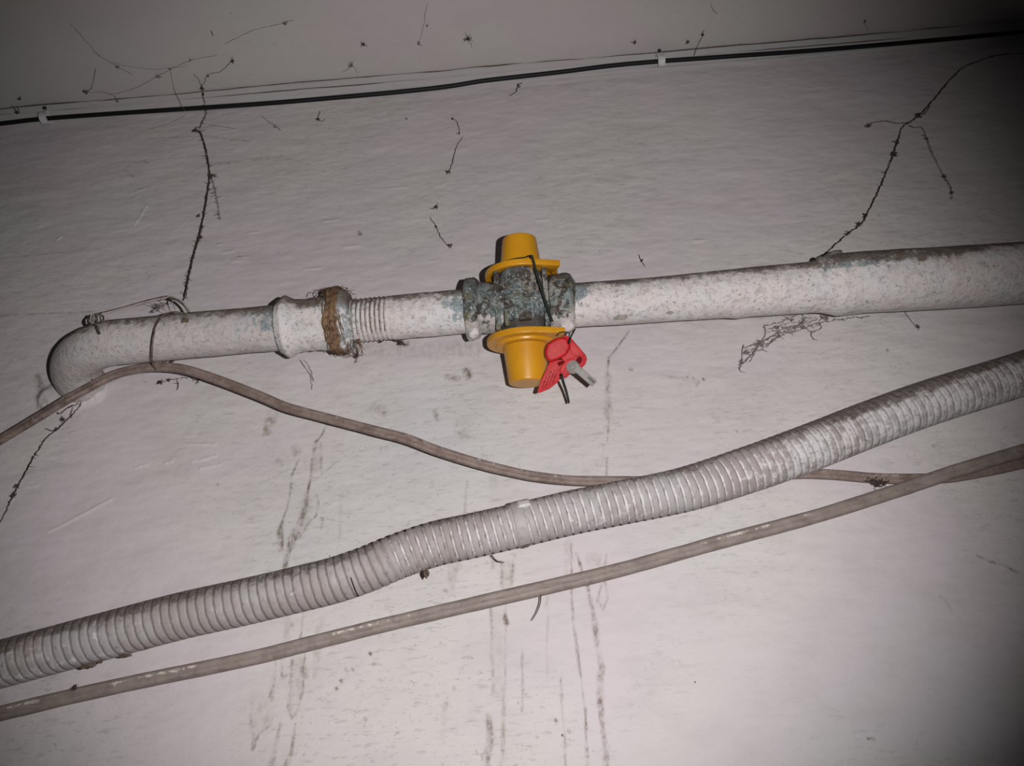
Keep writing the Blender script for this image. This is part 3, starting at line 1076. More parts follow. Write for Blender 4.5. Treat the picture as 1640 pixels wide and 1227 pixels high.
# plug barrel (vertical)
bp = [(0, -58), (36, -58), (38, -50), (40, -30), (41.5, 0), (42, 25), (40.5, 40), (39, 52), (0, 52)]
P = []
for (r0, h0), (r1, h1) in zip(bp[:-1], bp[1:]):
    for i in range(6):
        P.append(((r0 + (r1 - r0) * i / 6) * k, (h0 + (h1 - h0) * i / 6) * k))
P.append((0, 52 * k))
lathe('plug_barrel', P, M['valve'], valve, 'z', 72, None, lambda TH, Hh: (np.clip(.75 * sstep(22 * k, 46 * k, Hh) * (.3 + fbm(TH * 5, Hh * 60, 13, 3)) + .9 * np.exp(-((Hh - 10 * k) / (4 * k)) ** 2) * (.2 + fbm(TH * 4, Hh * 90, 5, 2))
                                 + .95 * sstep(-18 * k, -34 * k, Hh), 0, 1), .16 * sstep(-20 * k, 5 * k, Hh) + .10 * np.cos(TH * 9) ** 8, 0 * TH),
      lambda TH, Hh: (fbm(Hh * 170, TH * 2.6, 11, 3) - .5) * 5 * k)
# raised vertical ribs on the casting
for x, w, y in ((-40, 8, -28), (36, 8, -30)):
    bm = box_bm(x * k, y * k, -2 * k, w * k, 26 * k, 98 * k, 2.2 * k)
    bm_obj('rib', bm, M['valve'], valve, smooth=True)
# square lug with a cross piece cast on the front
bm_obj('lug', box_bm(-6 * k, -40 * k, -14 * k, 44 * k, 14 * k, 44 * k, 3.5 * k), M['valve'], valve, smooth=True)
bm_obj('lug_lip', box_bm(-7 * k, -43 * k, 6 * k, 52 * k, 14 * k, 7 * k, 2.6 * k, Matrix.Rotation(.06, 3, 'Y')), M['valve'], valve, smooth=True)
bm_obj('lug_cleat', box_bm(2 * k, -49 * k, -28 * k, 20 * k, 12 * k, 26 * k, 3 * k, Matrix.Rotation(-.05, 3, 'Y')), M['valve'], valve, smooth=True)
bm_obj('lug_cleat', box_bm(-26 * k, -42 * k, -32 * k, 8 * k, 12 * k, 30 * k, 2.4 * k), M['valve'], valve, smooth=True)
# lumps of set paint at the lower edges of nut and collar
for i, (x, z, r) in enumerate(((-80, -46, 9), (66, -42, 12))):
    bm = bmesh.new()
    bmesh.ops.create_icosphere(bm, subdivisions=3, radius=r * k)
    for v in bm.verts:
        v.co *= 1 + .12 * math.sin(v.co.x * 900 + i) * math.sin(v.co.z * 700)
    bmesh.ops.translate(bm, vec=(x * k, -18 * k, z * k), verts=bm.verts)
    bm_obj('paint_lump', bm, M['pipe'], valve, smooth=True)


# ------------------------------------------------------------------ yellow seal caps
def fillet(pts, n=5, q=.35):
    """round the inner corners of an open profile"""
    out = [pts[0]]
    for i in range(1, len(pts) - 1):
        a, b, c = map(np.array, (pts[i - 1], pts[i], pts[i + 1]))
        ra = min(q * np.linalg.norm(b - a), 2.0)
        rc = min(q * np.linalg.norm(c - b), 2.0)
        p0 = b + (a - b) / (np.linalg.norm(a - b) + 1e-9) * ra
        p1 = b + (c - b) / (np.linalg.norm(c - b) + 1e-9) * rc
        for t in np.linspace(0, 1, n):
            out.append(tuple((1 - t) ** 2 * p0 + 2 * t * (1 - t) * b + t * t * p1))
    out.append(pts[-1])
    return out


def cap(label, zbase, sgn, length, tabx, flr, plr):
    m = VM @ Matrix.Translation((0, 0, zbase * k))
    if sgn < 0:
        m = m @ Matrix.Rotation(math.pi, 4, 'X')
    root = empty('valve_cap', m.translation, m)
    tag(root, label, 'cap', 'yellow sealing caps on the valve')
    fp = [(flr - 11, 7), (flr - 9, 0), (flr - 1, 0), (flr, 1), (flr, 9), (flr - 1, 10), (plr + 11.5, 10.5), (plr + 10.5, 15.5), (plr + 1, 16), (plr - 4, 15.9), (plr - 6, 8), (flr - 11, 7)]
    fp = fillet(fp)
    lathe('flange', [(a * k, b * k) for a, b in fp], M['yellow'], root, 'z', 96)
    pp = fillet([(plr - 5, 12), (plr, 13), (plr - 6.2, length - 1), (plr - 8, length), (plr - 10, length + .6), (.01, length + .6)], 6, .45)
    # keep the rim of the end face slightly rounded
    lathe('plug', [(a * k, b * k) for a, b in pp], M['yellow'], root, 'z', 96)
    f = -1 if sgn > 0 else 1
    bm = box_bm(tabx * k, f * (flr - 22) * k, 5 * k, 44 * k, 26 * k, 10 * k, 2 * k, Matrix.Rotation(f * -.30, 3, 'Z'))
    bm_obj('tab', bm, M['yellow'], root, smooth=True)
    return root


cap('yellow plastic sealing cap on top of the valve', 47, 1, 68, 37, 59, 34)
cap('yellow plastic sealing cap under the valve, beside the red seal', -54, -1, 74, 37, 61, 36)

# ------------------------------------------------------------------ seal wire (two strands twisted)
sw = empty('seal_wire', wp(880, 500, .07))
tag(sw, 'dark green twisted wire running from the upper yellow cap to the red seal', 'wire')


def twisted(name, pts, r, pitch, parent, rs=None):
    C_, s_ = spline(pts, .00035)
    T_, N_, B_ = frames(C_, (0.2, -1, 0.1))
    ls = []
    for ph in (0, math.pi):
        a = s_ / pitch * TWO + ph
        ls.append((C_ + r * (np.cos(a)[:, None] * N_ + np.sin(a)[:, None] * B_), r * 1.05, r * 1.05))
    return strands(name, ls, M['green'], parent, 7)


def vl(x, y, z):
    return VM @ Vector((x * k, y * k, z * k))


twisted('wire_run', [vl(17, -66, 58), vl(20, -64, 46), vl(22, -60, 36), vl(32, -58, -8), vl(42, -58, -48)], .00046, .0026, sw)
loop = [vl(-20, -37, 64), vl(-6, -43, 64), vl(8, -50, 62), vl(14, -60, 60), vl(17, -66, 57)]
Cc, _ = spline(loop, .0006)
strands('wire_loop', [(Cc, .00042, .00042)], M['green'], sw, 6)
SO = .050
loop = [wp(891, 538, SO + .004), wp(896, 533, SO + .006), wp(904, 532, SO + .006), wp(912, 534, SO), wp(909, 544, SO)]
Cc, _ = spline(loop, .0006)
strands('wire_loop', [(Cc, .0004, .0004)], M['green'], sw, 6)
twisted('wire_tail', [wp(899, 600, SO), wp(902, 612, SO - .012), wp(907, 628, SO - .022), wp(911, 645, SO - .030)], .00046, .0026, sw)
Cc, _ = spline([wp(911, 550, SO + .012), wp(914, 540, SO + .012), wp(921, 527, SO + .010)], .0006)
strands('wire_tail', [(Cc, .0006, .0005)], M['green'], sw, 6)

# ------------------------------------------------------------------ red seal
SOr = wp(905, 574, SO)
ks = kpx(905, 574, SO)
SM = Matrix.Translation(SOr) @ Matrix((RGT, UPV, -FWD)).transposed().to_4x4()
seal = empty('security_seal', SOr, SM)
tag(seal, 'red plastic seal with a flag and grey key, hanging beside the lower yellow cap', 'seal')


def sp_(u, v):
    return ((u - 905) * ks, (574 - v) * ks)


# housing: open frame on the right
bm = poly_bm([sp_(*p) for p in [(899, 541), (905, 537), (913, 540), (938, 569), (940, 576), (937, 584), (929, 592), (921, 590), (914, 598), (906, 606), (899, 604), (896, 594), (904, 580), (896, 570)]],
             -9 * ks, 5 * ks, 1.2 * ks)
housing = bm_obj('housing', bm, M['red'], seal, smooth=True)
# rounded drum on the left
bm = poly_bm([sp_(*p) for p in [(872, 563), (875.5, 552), (884, 545), (896, 540), (908, 541), (914, 556), (907, 569), (892, 577), (880, 581), (874, 574)]],
             -11 * ks, 9 * ks, 5.5 * ks, 5)
bm_obj('drum', bm, M['red'], seal, smooth=True)
# raised lip and ribs round the opening
bm = poly_bm([sp_(*p) for p in [(912, 549), (916, 546), (936, 567), (933, 571), (918, 572), (913, 562)]], 4 * ks, 7.5 * ks, .8 * ks)
bm_obj('housing_plate', bm, M['red'], housing, smooth=True)
bm = poly_bm([sp_(*p) for p in [(906, 577), (914, 573), (920, 574), (914, 582), (904, 592), (899, 600), (896, 594), (899, 586)]], 4 * ks, 9 * ks, .8 * ks)
bm_obj('housing_rim', bm, M['red'], housing, smooth=True)
bm = poly_bm([sp_(*p) for p in [(921, 577), (927, 571), (932, 573), (931, 580), (926, 585)]], 4.2 * ks, 5.4 * ks, .3 * ks)
bm_obj('keyhole_shade', bm, M['redmark_shade'], housing)  # solid dark slab: shade of the key opening put into its colour
# flag with rows of worn embossed marks
FL = [(860.5, 628), (866, 610), (874, 594), (880, 580), (893, 577), (906, 575), (901, 592), (894, 612), (880, 623), (864, 629.5)]
bm = poly_bm([sp_(*p) for p in FL], -5 * ks, 0, 1.0 * ks)
flag = bm_obj('flag', bm, M['red'], seal, smooth=True)
bmk = bmesh.new()
for row, (a, b) in enumerate([((877, 598), (868, 622)), ((883, 594), (873, 621)), ((889, 592), (879, 617)), ((894, 590), (885, 614))]):
    for i in range(8):
        t = (i + .5) / 8
        u, v = a[0] + (b[0] - a[0]) * t, a[1] + (b[1] - a[1]) * t
        x, y = sp_(u, v)
        b1 = box_bm(x, y, .2 * ks, rnd.uniform(1.4, 3.2) * ks, rnd.uniform(.7, 2.0) * ks, 1.0 * ks, 0, Matrix.Rotation(rnd.choice((-.4, 1.1, .5)), 3, 'Z'))
        me_ = bpy.data.meshes.new('t')
        b1.to_mesh(me_)
        b1.free()
        bmk.from_mesh(me_)
        bpy.data.meshes.remove(me_)
bm = bmk
o = bm_obj('flag_marks', bm, M['redmark_shade'], flag)
tag(o, kind='stuff')
bm = poly_bm([sp_(*p) for p in [(892, 581), (899, 578), (907, 576), (903, 582), (895, 587)]], .1 * ks, 1.0 * ks, .2 * ks)
bm_obj('flag_recess_shade', bm, M['redmark_shade'], flag)  # raised dark piece, coloured as the shade inside a recess
# key
q = math.radians(-41)
rm = Matrix.Rotation(q, 3, 'Z')
x, y = sp_(934, 600)
key = bm_obj('key_blade', box_bm(x, y, 8 * ks, 46 * ks, 12 * ks, 5 * ks, 1.4 * ks, rm), M['clear'], seal, smooth=True)
x, y = sp_(944, 612)
bm_obj('key_grip', box_bm(x + 2 * ks, y + 3.5 * ks, 8 * ks, 17 * ks, 7 * ks, 5 * ks, 1.4 * ks, rm), M['clear'], key, smooth=True)
x, y = sp_(917, 588)
hb = [(0, 2), (10.5, 2), (11, 3), (11, 8), (10, 9.5), (5, 9.5), (4.5, 11), (0, 11)]
Pn = [(a * ks, b * ks) for a, b in hb]
th = np.linspace(0, TWO, 28, endpoint=False)
V = np.array([[x + a * math.cos(t) * (.86 if i % 7 == 3 else 1), y + a * math.sin(t), b] for a, b in Pn for i, t in enumerate(th)])
mk('key_hub', V, quads(len(Pn), 28, True), M['clear'], key, local=True)

# ------------------------------------------------------------------ corrugated hose
HP = [(-160, 1102), (-60, 1079), (0, 1064), (100, 1037), (200, 1010), (300, 984), (400, 962), (480, 943), (540, 928), (590, 911), (640, 890), (700, 870), (760, 857),
      (835, 840), (920, 820), (1000, 804), (1100, 783), (1200, 752), (1300, 716), (1400, 677), (1500, 641), (1640, 598), (1760, 558), (1900, 515)]
HOFF = .030
C, s = spline([wp(u, v, HOFF) for u, v in HP], .00062)
Cd = C - np.array(CAM)
UH = 820 + (Cd @ np.array(RGT)) / (Cd @ np.array(FWD)) * FPX
KH = (Cd @ np.array(FWD)) / FPX
HR = 35.0 * kpx(835, 840, HOFF)
PITCHH = 13.3 * kpx(700, 870, HOFF)


def hose_ph(S, TH):
    return (S / PITCHH - TH / TWO * 1.0) % 1.0


def r_hose(S, TH):
    U = np.interp(S, s, UH)
    p = hose_ph(S, TH)
    gw = .20 + .16 * sstep(580, 660, U) * (1 - sstep(1120, 1260, U))
    g = 1 - sstep(gw * .35, gw, np.minimum(p, 1 - p) * 2)          # seam groove, pulled open on the middle stretch
    crown = np.sin(np.pi * p)
    amp = 1 - .65 * sstep(1180, 1330, U)
    hr = HR * (1 + .10 * sstep(1000, 1320, U) + .0 * U)
    return hr * (1 + .014 * crown * amp - .075 * g * amp + .012 * (fbm(S * 50, TH * 1.6, 3, 3) - .5))


def w_hose(S, TH):
    U = np.interp(S, s, UH)
    n = fbm(S * 35, TH * 1.8, 4, 4)
    p = hose_ph(S, TH)
    mid_ = sstep(585, 650, U) * (1 - sstep(1160, 1300, U))
    g = 1 - sstep(.05, .26, np.minimum(p, 1 - p) * 2)
    edge = np.exp(-((np.minimum(p, 1 - p) * 2 - .34) / .10) ** 2) * (p < .5)
    up = up_amount(TH)
    side = np.maximum(sstep(560, 100, U) if False else 1 - sstep(150, 520, U), sstep(1200, 1400, U))
    dust = sstep(.48, 1.14, up + (n - .5) * .5 + .13 * side - .10 * mid_) + .12 * (1 - sstep(0, 420, U)) * n
    white = .18 + .35 * sstep(1150, 1300, U) * sstep(-.6, .2, np.sin(TH) + .3) + .22 * (1 - sstep(60, 330, U)) + .15 * bead(U, 1000, 220) + .3 * (n - .5)
    white = white + .42 * mid_ * (1 - sstep(.10, .32, np.minimum(p, 1 - p) * 2)) + .28 * (1 - mid_) * edge
    grime = g * (1 - mid_) * (1 - .45 * sstep(1180, 1320, U)) + mid_ * .9 * np.exp(-((np.minimum(p, 1 - p) * 2 - .36) / .05) ** 2) * (p > .5)
    return dust, white, grime


hose = empty('corrugated_hose', wp(835, 840, HOFF))
tag(hose, 'grey corrugated metal hose slanting up from lower left to the right edge', 'hose')
tube('hose_body', C, s, r_hose, M['hose'], hose, nth=56, wear=w_hose, cap=False)


def hose_patch(name, u, th0, du, dth, lift, mat, wear, nseg=10):
    """thin band lying on the hose"""
    i0 = int(np.argmin(np.abs(UH - (u - du / 2))))
    i1 = int(np.argmin(np.abs(UH - (u + du / 2))))
    idx = np.arange(i0, i1 + 1)
    T_, N_, B_ = frames(C[max(0, i0 - 5):i1 + 6])
    o_ = i0 - max(0, i0 - 5)
    th_ = np.linspace(th0 - dth / 2, th0 + dth / 2, nseg)
    V_ = []
    for lay, h in ((0, lift), (1, -.0012)):
        for j, ii in enumerate(idx):
            for a in th_:
                e = min(j, len(idx) - 1 - j, 2) / 2.0
                r = HR * 1.02 + h * (.55 + .45 * e if lay == 0 else 1)
                V_.append(C[ii] + r * (math.cos(a) * N_[o_ + j] + math.sin(a) * B_[o_ + j]))
    V_ = np.array(V_)
    nr, nc = len(idx), nseg
    q0 = quads(nr, nc)
    q1 = quads(nr, nc)[:, ::-1] + nr * nc
    side_ = []
    a = np.arange(nr * nc).reshape(nr, nc)
    ring = np.concatenate([a[0, :-1], a[:-1, -1], a[-1, :0:-1], a[:0:-1, 0]])
    nxt = np.roll(ring, -1)
    side_ = np.stack([nxt, ring, ring + nr * nc, nxt + nr * nc], 1)
    A_ = np.tile(np.array(wear), (len(V_), 1))
    return mk(name, V_, np.vstack([q0, q1, side_]), mat, hose, attr=A_)


o = hose_patch('strip_end', 844, -.62, 20, .42, .0016, M['hose'], (0, .75, 0), 8)
o['label'] = 'small pale raised strip end on the hose'
o = hose_patch('joint_band', 833, .15, 20, 2.6, .0007, M['hose'], (0.05, .25, 0), 30)
o['label'] = 'smooth joint band across the hose'
o = hose_patch('seam_gap_shade', 566, 1.05, 1.7, 1.15, .0006, M['nail'], (1, 0, 0), 16)  # dark strip laid on the hose, painted as the shade inside a gap
o['label'] = 'dark strip painted as the shade in the gap where the winding has opened'


# clods of dirt clinging to the underside
def clod(name, p, r, mat, parent=None, seed=0, sq=(1, 1, 1)):
    bm = bmesh.new()
    bmesh.ops.create_icosphere(bm, subdivisions=3, radius=1)
    R_ = random.Random(seed)
    ph = [R_.uniform(0, 6) for _ in range(6)]
    V_ = []
    for v in bm.verts:
        c_ = v.co
        f = 1 + .35 * math.sin(3 * c_.x + ph[0]) * math.sin(4 * c_.y + ph[1]) + .25 * math.sin(7 * c_.z + ph[2]) * math.sin(6 * c_.x + ph[3])
        v.co = Vector((c_.x * sq[0], c_.y * sq[1], c_.z * sq[2])) * (r * f)
    bmesh.ops.translate(bm, vec=p, verts=bm.verts)
    return bm_obj(name, bm, mat, parent, local=False, smooth=True)


for i, (u, v, r, sq) in enumerate([(683, 918, 4.5, (1, 1, 1.4)), (142, 1066, 5, (2.2, .6, .8)), (200, 1050, 4, (2.4, .8, .6)), (235, 1038, 3, (1, 1, .8)), (160, 1060, 3, (1.6, 1, .7)),
                                   (843, 874, 3.5, (1.6, 1, .7)), (290, 1020, 3, (2, .8, .6)), (660, 905, 2.2, (1.4, 1, .7))]):
    kk = kpx(u, v, HOFF)
    clod('dirt_clod', wp(u, v, HOFF), r * kk, M['dustm'], hose, i, sq)


# ------------------------------------------------------------------ cables
def cable(name, label, pts, w, t, mat, wear, groove=.22):
    P4 = [list(wp(p[0], p[1], p[2])) for p in pts]
    C_, s_ = spline(P4, .0016)
    Cd_ = C_ - np.array(CAM)
    U_ = 820 + (Cd_ @ np.array(RGT)) / (Cd_ @ np.array(FWD)) * FPX

    def sect(TH):
        c_, n_ = np.sin(TH), np.cos(TH)
        e = .7
        b_ = np.sign(c_) * np.abs(c_) ** e * w
        h = np.sign(n_) * np.abs(n_) ** e * t * (1 - groove * np.exp(-(b_ / (w * .22)) ** 2))
        return h, b_
    return tube(name, C_, s_, lambda S, TH: 1 + .05 * (fbm(S * 60, TH * 1.5, 9, 3) - .5) * 2, mat, None, nth=40, sect=sect,
                wear=lambda S, TH: wear(np.interp(S, s_, U_), S, TH))


def wear_highlight_c1(U, S, TH):
    n = fbm(S * 90, TH * 2, 5, 4)
    return .25 * n + .35 * (1 - sstep(100, 260, U)), .10 + .75 * sstep(250, 700, U) * np.exp(-((TH + .5) / .45) ** 2) * n, 0 * n  # second channel paints a pale highlight along the cable's upper edge


def wear_c2(U, S, TH):
    n = fbm(S * 28, TH * .6, 6, 4)
    return .12 * n + .4 * sstep(1500, 1640, U), .80 * np.exp(-((TH + .20) / .22) ** 2) * sstep(.40, .60, n) * (.35 + .65 * np.maximum(1 - sstep(560, 760, U), sstep(1080, 1220, U))), 0 * n


C1 = [(-120, 770, .012), (-50, 734, .012), (0, 705, .013), (60, 669, .016), (120, 633, .020), (180, 602, .024), (225, 590, .027), (262, 588, .028), (300, 593, .027), (350, 609, .024),
      (420, 636, .020), (460, 653, .018), (520, 669, .016), (600, 690, .015), (650, 703, .015), (700, 722, .014), (760, 741, .013), (810, 754, .012), (860, 764, .010),
      (920, 770, .008), (1000, 771, .007), (1100, 770, .006), (1200, 764, .006), (1280, 759, .006), (1340, 761, .006), (1400, 766, .006), (1460, 767, .006), (1520, 765, .006),
      (1580, 755, .006), (1640, 742, .006), (1760, 715, .006)]
C1 = [(u, v, o_ + (.011 * math.exp(-((u - 560) / 260) ** 2)) + (.006 if u < 150 else 0)) for u, v, o_ in C1]
ob = cable('flat_cable', '', C1, 7.7 * kpx(500, 665, .015), .0022, M['cable'], wear_highlight_c1)
tag(ob, 'thin brown flat cable tied to the pipe and sagging behind the hose', 'cable')
C2 = [(-160, 1178, .0095), (-60, 1157, .0095), (0, 1143, .0095), (130, 1112, .0095), (250, 1086, .0095), (400, 1055, .0095), (500, 1030, .0095), (600, 1005, .0095), (680, 986, .0095), (800, 958, .0095), (900, 935, .0095),
      (1000, 911, .0095), (1150, 869, .0095), (1300, 829, .0095), (1400, 798, .0105), (1480, 772, .0125), (1540, 752, .0135), (1640, 722, .0135), (1760, 688, .013), (1900, 648, .012)]
ob = cable('flat_cable', '', C2, 11.0 * kpx(800, 958, .01), .0034, M['cable2'], wear_c2, .16)
tag(ob, 'thick grey-brown flat cable slanting along the wall below the hose', 'cable')
# dust hanging on the thin cable
# black cable under the ceiling
CB = [(-160, 212), (-60, 203), (0, 198), (72, 190), (210, 180), (420, 166), (552, 155), (650, 146), (720, 138), (770, 130), (820, 124), (900, 115), (980, 105), (1058, 98), (1100, 95),
      (1200, 88), (1300, 81), (1420, 71), (1500, 64), (1640, 51), (1780, 38), (1900, 28)]
BOFF = .0110
C_, s_ = spline([wp(u, v, BOFF) for u, v in CB], .003)
ob = tube('black_cable', C_, s_, 3.6 * kpx(700, 140, BOFF), M['black'], None, nth=14)
tag(ob, 'thin black cable clipped along the cove under the ceiling', 'cable')


# cable clips -----------------------------------------------------------
def clip(u, v, label, lean):
    root = empty('cable_clip', wp(u, v, BOFF))
    tag(root, label, 'clip', 'white cable clips on the black cable')
    kk = kpx(u, v, BOFF)
    base = wp(u, v, BOFF)
    wd_ = 5.5 * kk
    # strap arching over the cable, swept in the y-z plane
    ctrl = [(.0100, .0060), (.0005, .0058), (-.0030, .0038), (-.0040, 0), (-.0034, -.0026), (-.0016, -.0040), (.0010, -.0044)]
    cc, _ = spline([Vector((lean * c[1] * .5, c[0], c[1])) for c in ctrl], .0006)
    V_ = []
    for i, p in enumerate(cc):
        t_ = cc[min(i + 1, len(cc) - 1)] - cc[max(i - 1, 0)]
        t_ /= np.linalg.norm(t_)
        nrm = np.array([0, t_[2], -t_[1]])
        wl = wd_ * (1 if i > 4 else .8)
        for sx, sn in ((-1, 0), (1, 0), (1, 1), (-1, 1)):
            V_.append(p + np.array([sx * wl, 0, 0]) + nrm * sn * .0012)
    V_ = np.array(V_) + np.array(base)
    Fq = quads(len(cc), 4, True)
    FLs = [tuple(f) for f in Fq.tolist()] + [(3, 2, 1, 0), tuple(len(V_) - 4 + i for i in range(4))]
    mk('strap', V_, FLs, M['clip'], root, smooth=False)
    bm_obj('nail_block', box_bm(base.x, base.y + .0012, base.z + .0072, wd_ * 1.5, .0075, .0040, .0009), M['clip'], root, local=False, smooth=True)
    # nail driven through the block
    V_ = []
    for r_, d_ in ((0, -.0052), (.0012, -.0052), (.0016, -.0047), (.0016, -.0040), (.0007, -.0038), (.0007, .006), (0, .006)):
        for i in range(14):
            a_ = TWO * i / 14
            V_.append((base.x + r_ * math.cos(a_), base.y + d_, base.z + .0088 + r_ * math.sin(a_)))
    mk('nail', np.array(V_), quads(7, 14, True), M['nail'], root)


clip(1058, 98, 'white clip on the black cable, above and right of the yellow caps', 0.0)
clip(72, 190, 'white clip on the black cable at its dark left end', -.5)

# ------------------------------------------------------------------ tie wire on the left pipe
tw = empty('tie_wire', wp(245, 540, OFF + .018))
tag(tw, 'thin rusty wire looped over the pipe, holding the brown cable', 'wire')


def wire(name, pts, rpx, mat, parent, step=.0006, nth=8):
    P_ = [wp(*p) for p in pts]
    c_, _ = spline(P_, step)
    kk_ = kpx(pts[0][0], pts[0][1], OFF)
    return strands(name, [(c_, rpx * kk_, rpx * kk_)], mat, parent, nth)


wire('wire_band', [(300, 503, .050), (278, 500, .054), (260, 506, .0605), (250, 520, .0640), (246, 535, .0650), (244, 552, .0640), (243, 572, .0570), (244, 580, .048), (247, 588, .036), (253, 594, .032), (262, 592, .031)], 1.5, M['tie'], tw)
wire('wire_bow', [(303, 501, .050), (296, 490, .049), (285, 481, .048), (270, 476, .047), (262, 476, .047), (240, 481, .047), (205, 491, .045), (175, 499, .044), (152, 504, .044), (143, 509, .044), (141, 515, .046), (146, 520, .052), (153, 522, .058), (156, 528, .062), (159, 534, .0635)], 2.0, M['tie'], tw)
wire('wire_bow', [(302, 499, .053), (292, 484, .052), (274, 475, .051), (262, 478, .050), (232, 484, .050), (200, 493, .049), (174, 500, .050), (163, 503, .051)], 1.2, M['tielight'], tw)
rg = [(167 + 6.5 * math.cos(a), 508 + 6.5 * math.sin(a), .055 - .0009 * i) for i, a in enumerate(np.linspace(.3, .3 + TWO * 1.05, 15))]
wire('wire_ring', rg, 1.2, M['tielight'], tw, .0004)
for uo in (148, 153, 158):
    rg = [(uo + 3 * math.cos(a), 511 + 7.5 * math.sin(a), .052) for a in np.linspace(0, TWO, 13)]
    wire('wire_coil', rg, 1.1, M['tielight'] if uo == 148 else M['tie'], tw, .0004)
wire('wire_tail', [(286, 572, .034), (278, 578, .030), (271, 584, .027)], 1.4, M['tie'], tw)
wire('wire_tail', [(266, 574, .036), (267, 580, .035), (264, 580, .035)], 1.3, M['tie'], tw)
clod('knot', wp(264, 477, .049), 3.2 * KP, M['tie'], tw, 5, (1.6, 1, .8))
clod('knot', wp(296, 513, .060), 4.6 * KP, M['dustm'], tw, 9, (1.2, .5, .9))


# ------------------------------------------------------------------ cobwebs
def jit(pts, off, amp, seed, step=.0012):
    """strand through photo points at a distance off from the wall, crinkled by dust"""
    R_ = np.random.RandomState(seed)
    C_, s_ = spline([wp(p[0], p[1], p[2] if len(p) > 2 else off) for p in pts], step)
    C_ = C_ + R_.normal(0, amp, C_.shape) * np.array([1, .6, 1])
    return C_


def web(label, lines, off=.006, r=1.0, clumps=(), mat='web', amp=.00022, hairs=0, seed=0, ceil_=False):
    """one cobweb: crinkled strands, dust clumps along them and short side hairs"""
    R_ = random.Random(seed + 50)
    ls = []
    for li, ln in enumerate(lines):
        rp = r
        if isinstance(ln, tuple):
            ln, rp = ln
        kk_ = kpx(ln[0][0], ln[0][1], off)
        C_ = jit(ln, off, amp, seed * 13 + li)
        nn = len(C_)
        rr_ = .72 * rp * kk_ * (.45 + .75 * np.abs(fbm(np.arange(nn) * .22, np.zeros(nn) + seed + li * 3.1, 3, 3)) ** 1.3)
        rr_[0] *= .3
        rr_[-1] *= .3
        ls.append((C_, rr_, None))
        for h in range(int(hairs * nn / 60)):
            i = R_.randrange(nn)
            d = np.array([R_.uniform(-1, 1), R_.uniform(-.3, .3), R_.uniform(-.8, .8)]) * kk_ * R_.uniform(3, 9)
            p0 = C_[i]
            ls.append((np.array([p0, p0 + d * .5 + np.array([0, 0, R_.uniform(-1, 1) * kk_]), p0 + d]), .45 * kk_, .2 * kk_))
    for (u, v, sz) in clumps:
        kk_ = kpx(u, v, off)
        p = np.array(wp(u, v, off))
        for _ in range(int(6 + sz * 1.6)):
            a = p + np.array([R_.gauss(0, 1), R_.gauss(0, .5), R_.gauss(0, 1)]) * sz * kk_ * .42
            b = p + np.array([R_.gauss(0, 1), R_.gauss(0, .5), R_.gauss(0, 1)]) * sz * kk_ * .42
            m = (a + b) / 2 + np.array([R_.gauss(0, 1), 0, R_.gauss(0, 1)]) * sz * kk_ * .2
            ls.append((np.array([a, m, b]), .55 * kk_, .3 * kk_))
    o = strands('cobweb', ls, M[mat], None, 4)
    tag(o, label, 'cobweb')
    return o


web('long dusty cobweb strand hanging from the black cable to the left pipe',
    [([(318, 208), (325, 222), (333, 255), (336, 280), (334, 298), (329, 330), (322, 365), (314, 395), (305, 430), (297, 470), (294, 482)], 1.7),
     ([(336, 283), (341, 290), (349, 325), (353, 352)], .6), ([(326, 360), (312, 405), (301, 450), (298, 478)], .7),
     ([(327, 166), (330, 182), (324, 196), (320, 206)], .9), ([(312, 205), (320, 212)], 1.2)],
    .012, 1.0, [(339, 282, 7), (322, 380, 4), (312, 209, 5), (318, 345, 4)], hairs=26, seed=1)
web('forked dusty cobweb running from the swollen right pipe up to the right edge',
    [([(1640, 86), (1600, 88), (1570, 97), (1543, 108), (1520, 130), (1495, 160), (1475, 182), (1455, 198)], 1.5),
     ([(1455, 195), (1445, 205), (1438, 225), (1430, 250), (1418, 280), (1404, 312), (1390, 340), (1380, 358), (1360, 373), (1340, 390), (1318, 410)], 1.4),
     ([(1455, 196), (1436, 197), (1420, 194), (1398, 196), (1394, 202), (1386, 200)], .9),
     ([(1456, 201), (1466, 204), (1476, 204), (1483, 216), (1491, 240), (1502, 262), (1512, 282), (1521, 296), (1526, 315), (1521, 318)], .8),
     ([(1488, 164), (1488, 174), (1478, 184)], .8)],
    .012, 1.0, [(1471, 184, 7), (1437, 228, 5), (1432, 246, 6), (1386, 344, 5), (1376, 359, 6), (1358, 374, 5), (1391, 201, 4), (1513, 283, 4), (1524, 308, 4), (1484, 222, 3)], hairs=5, seed=2)
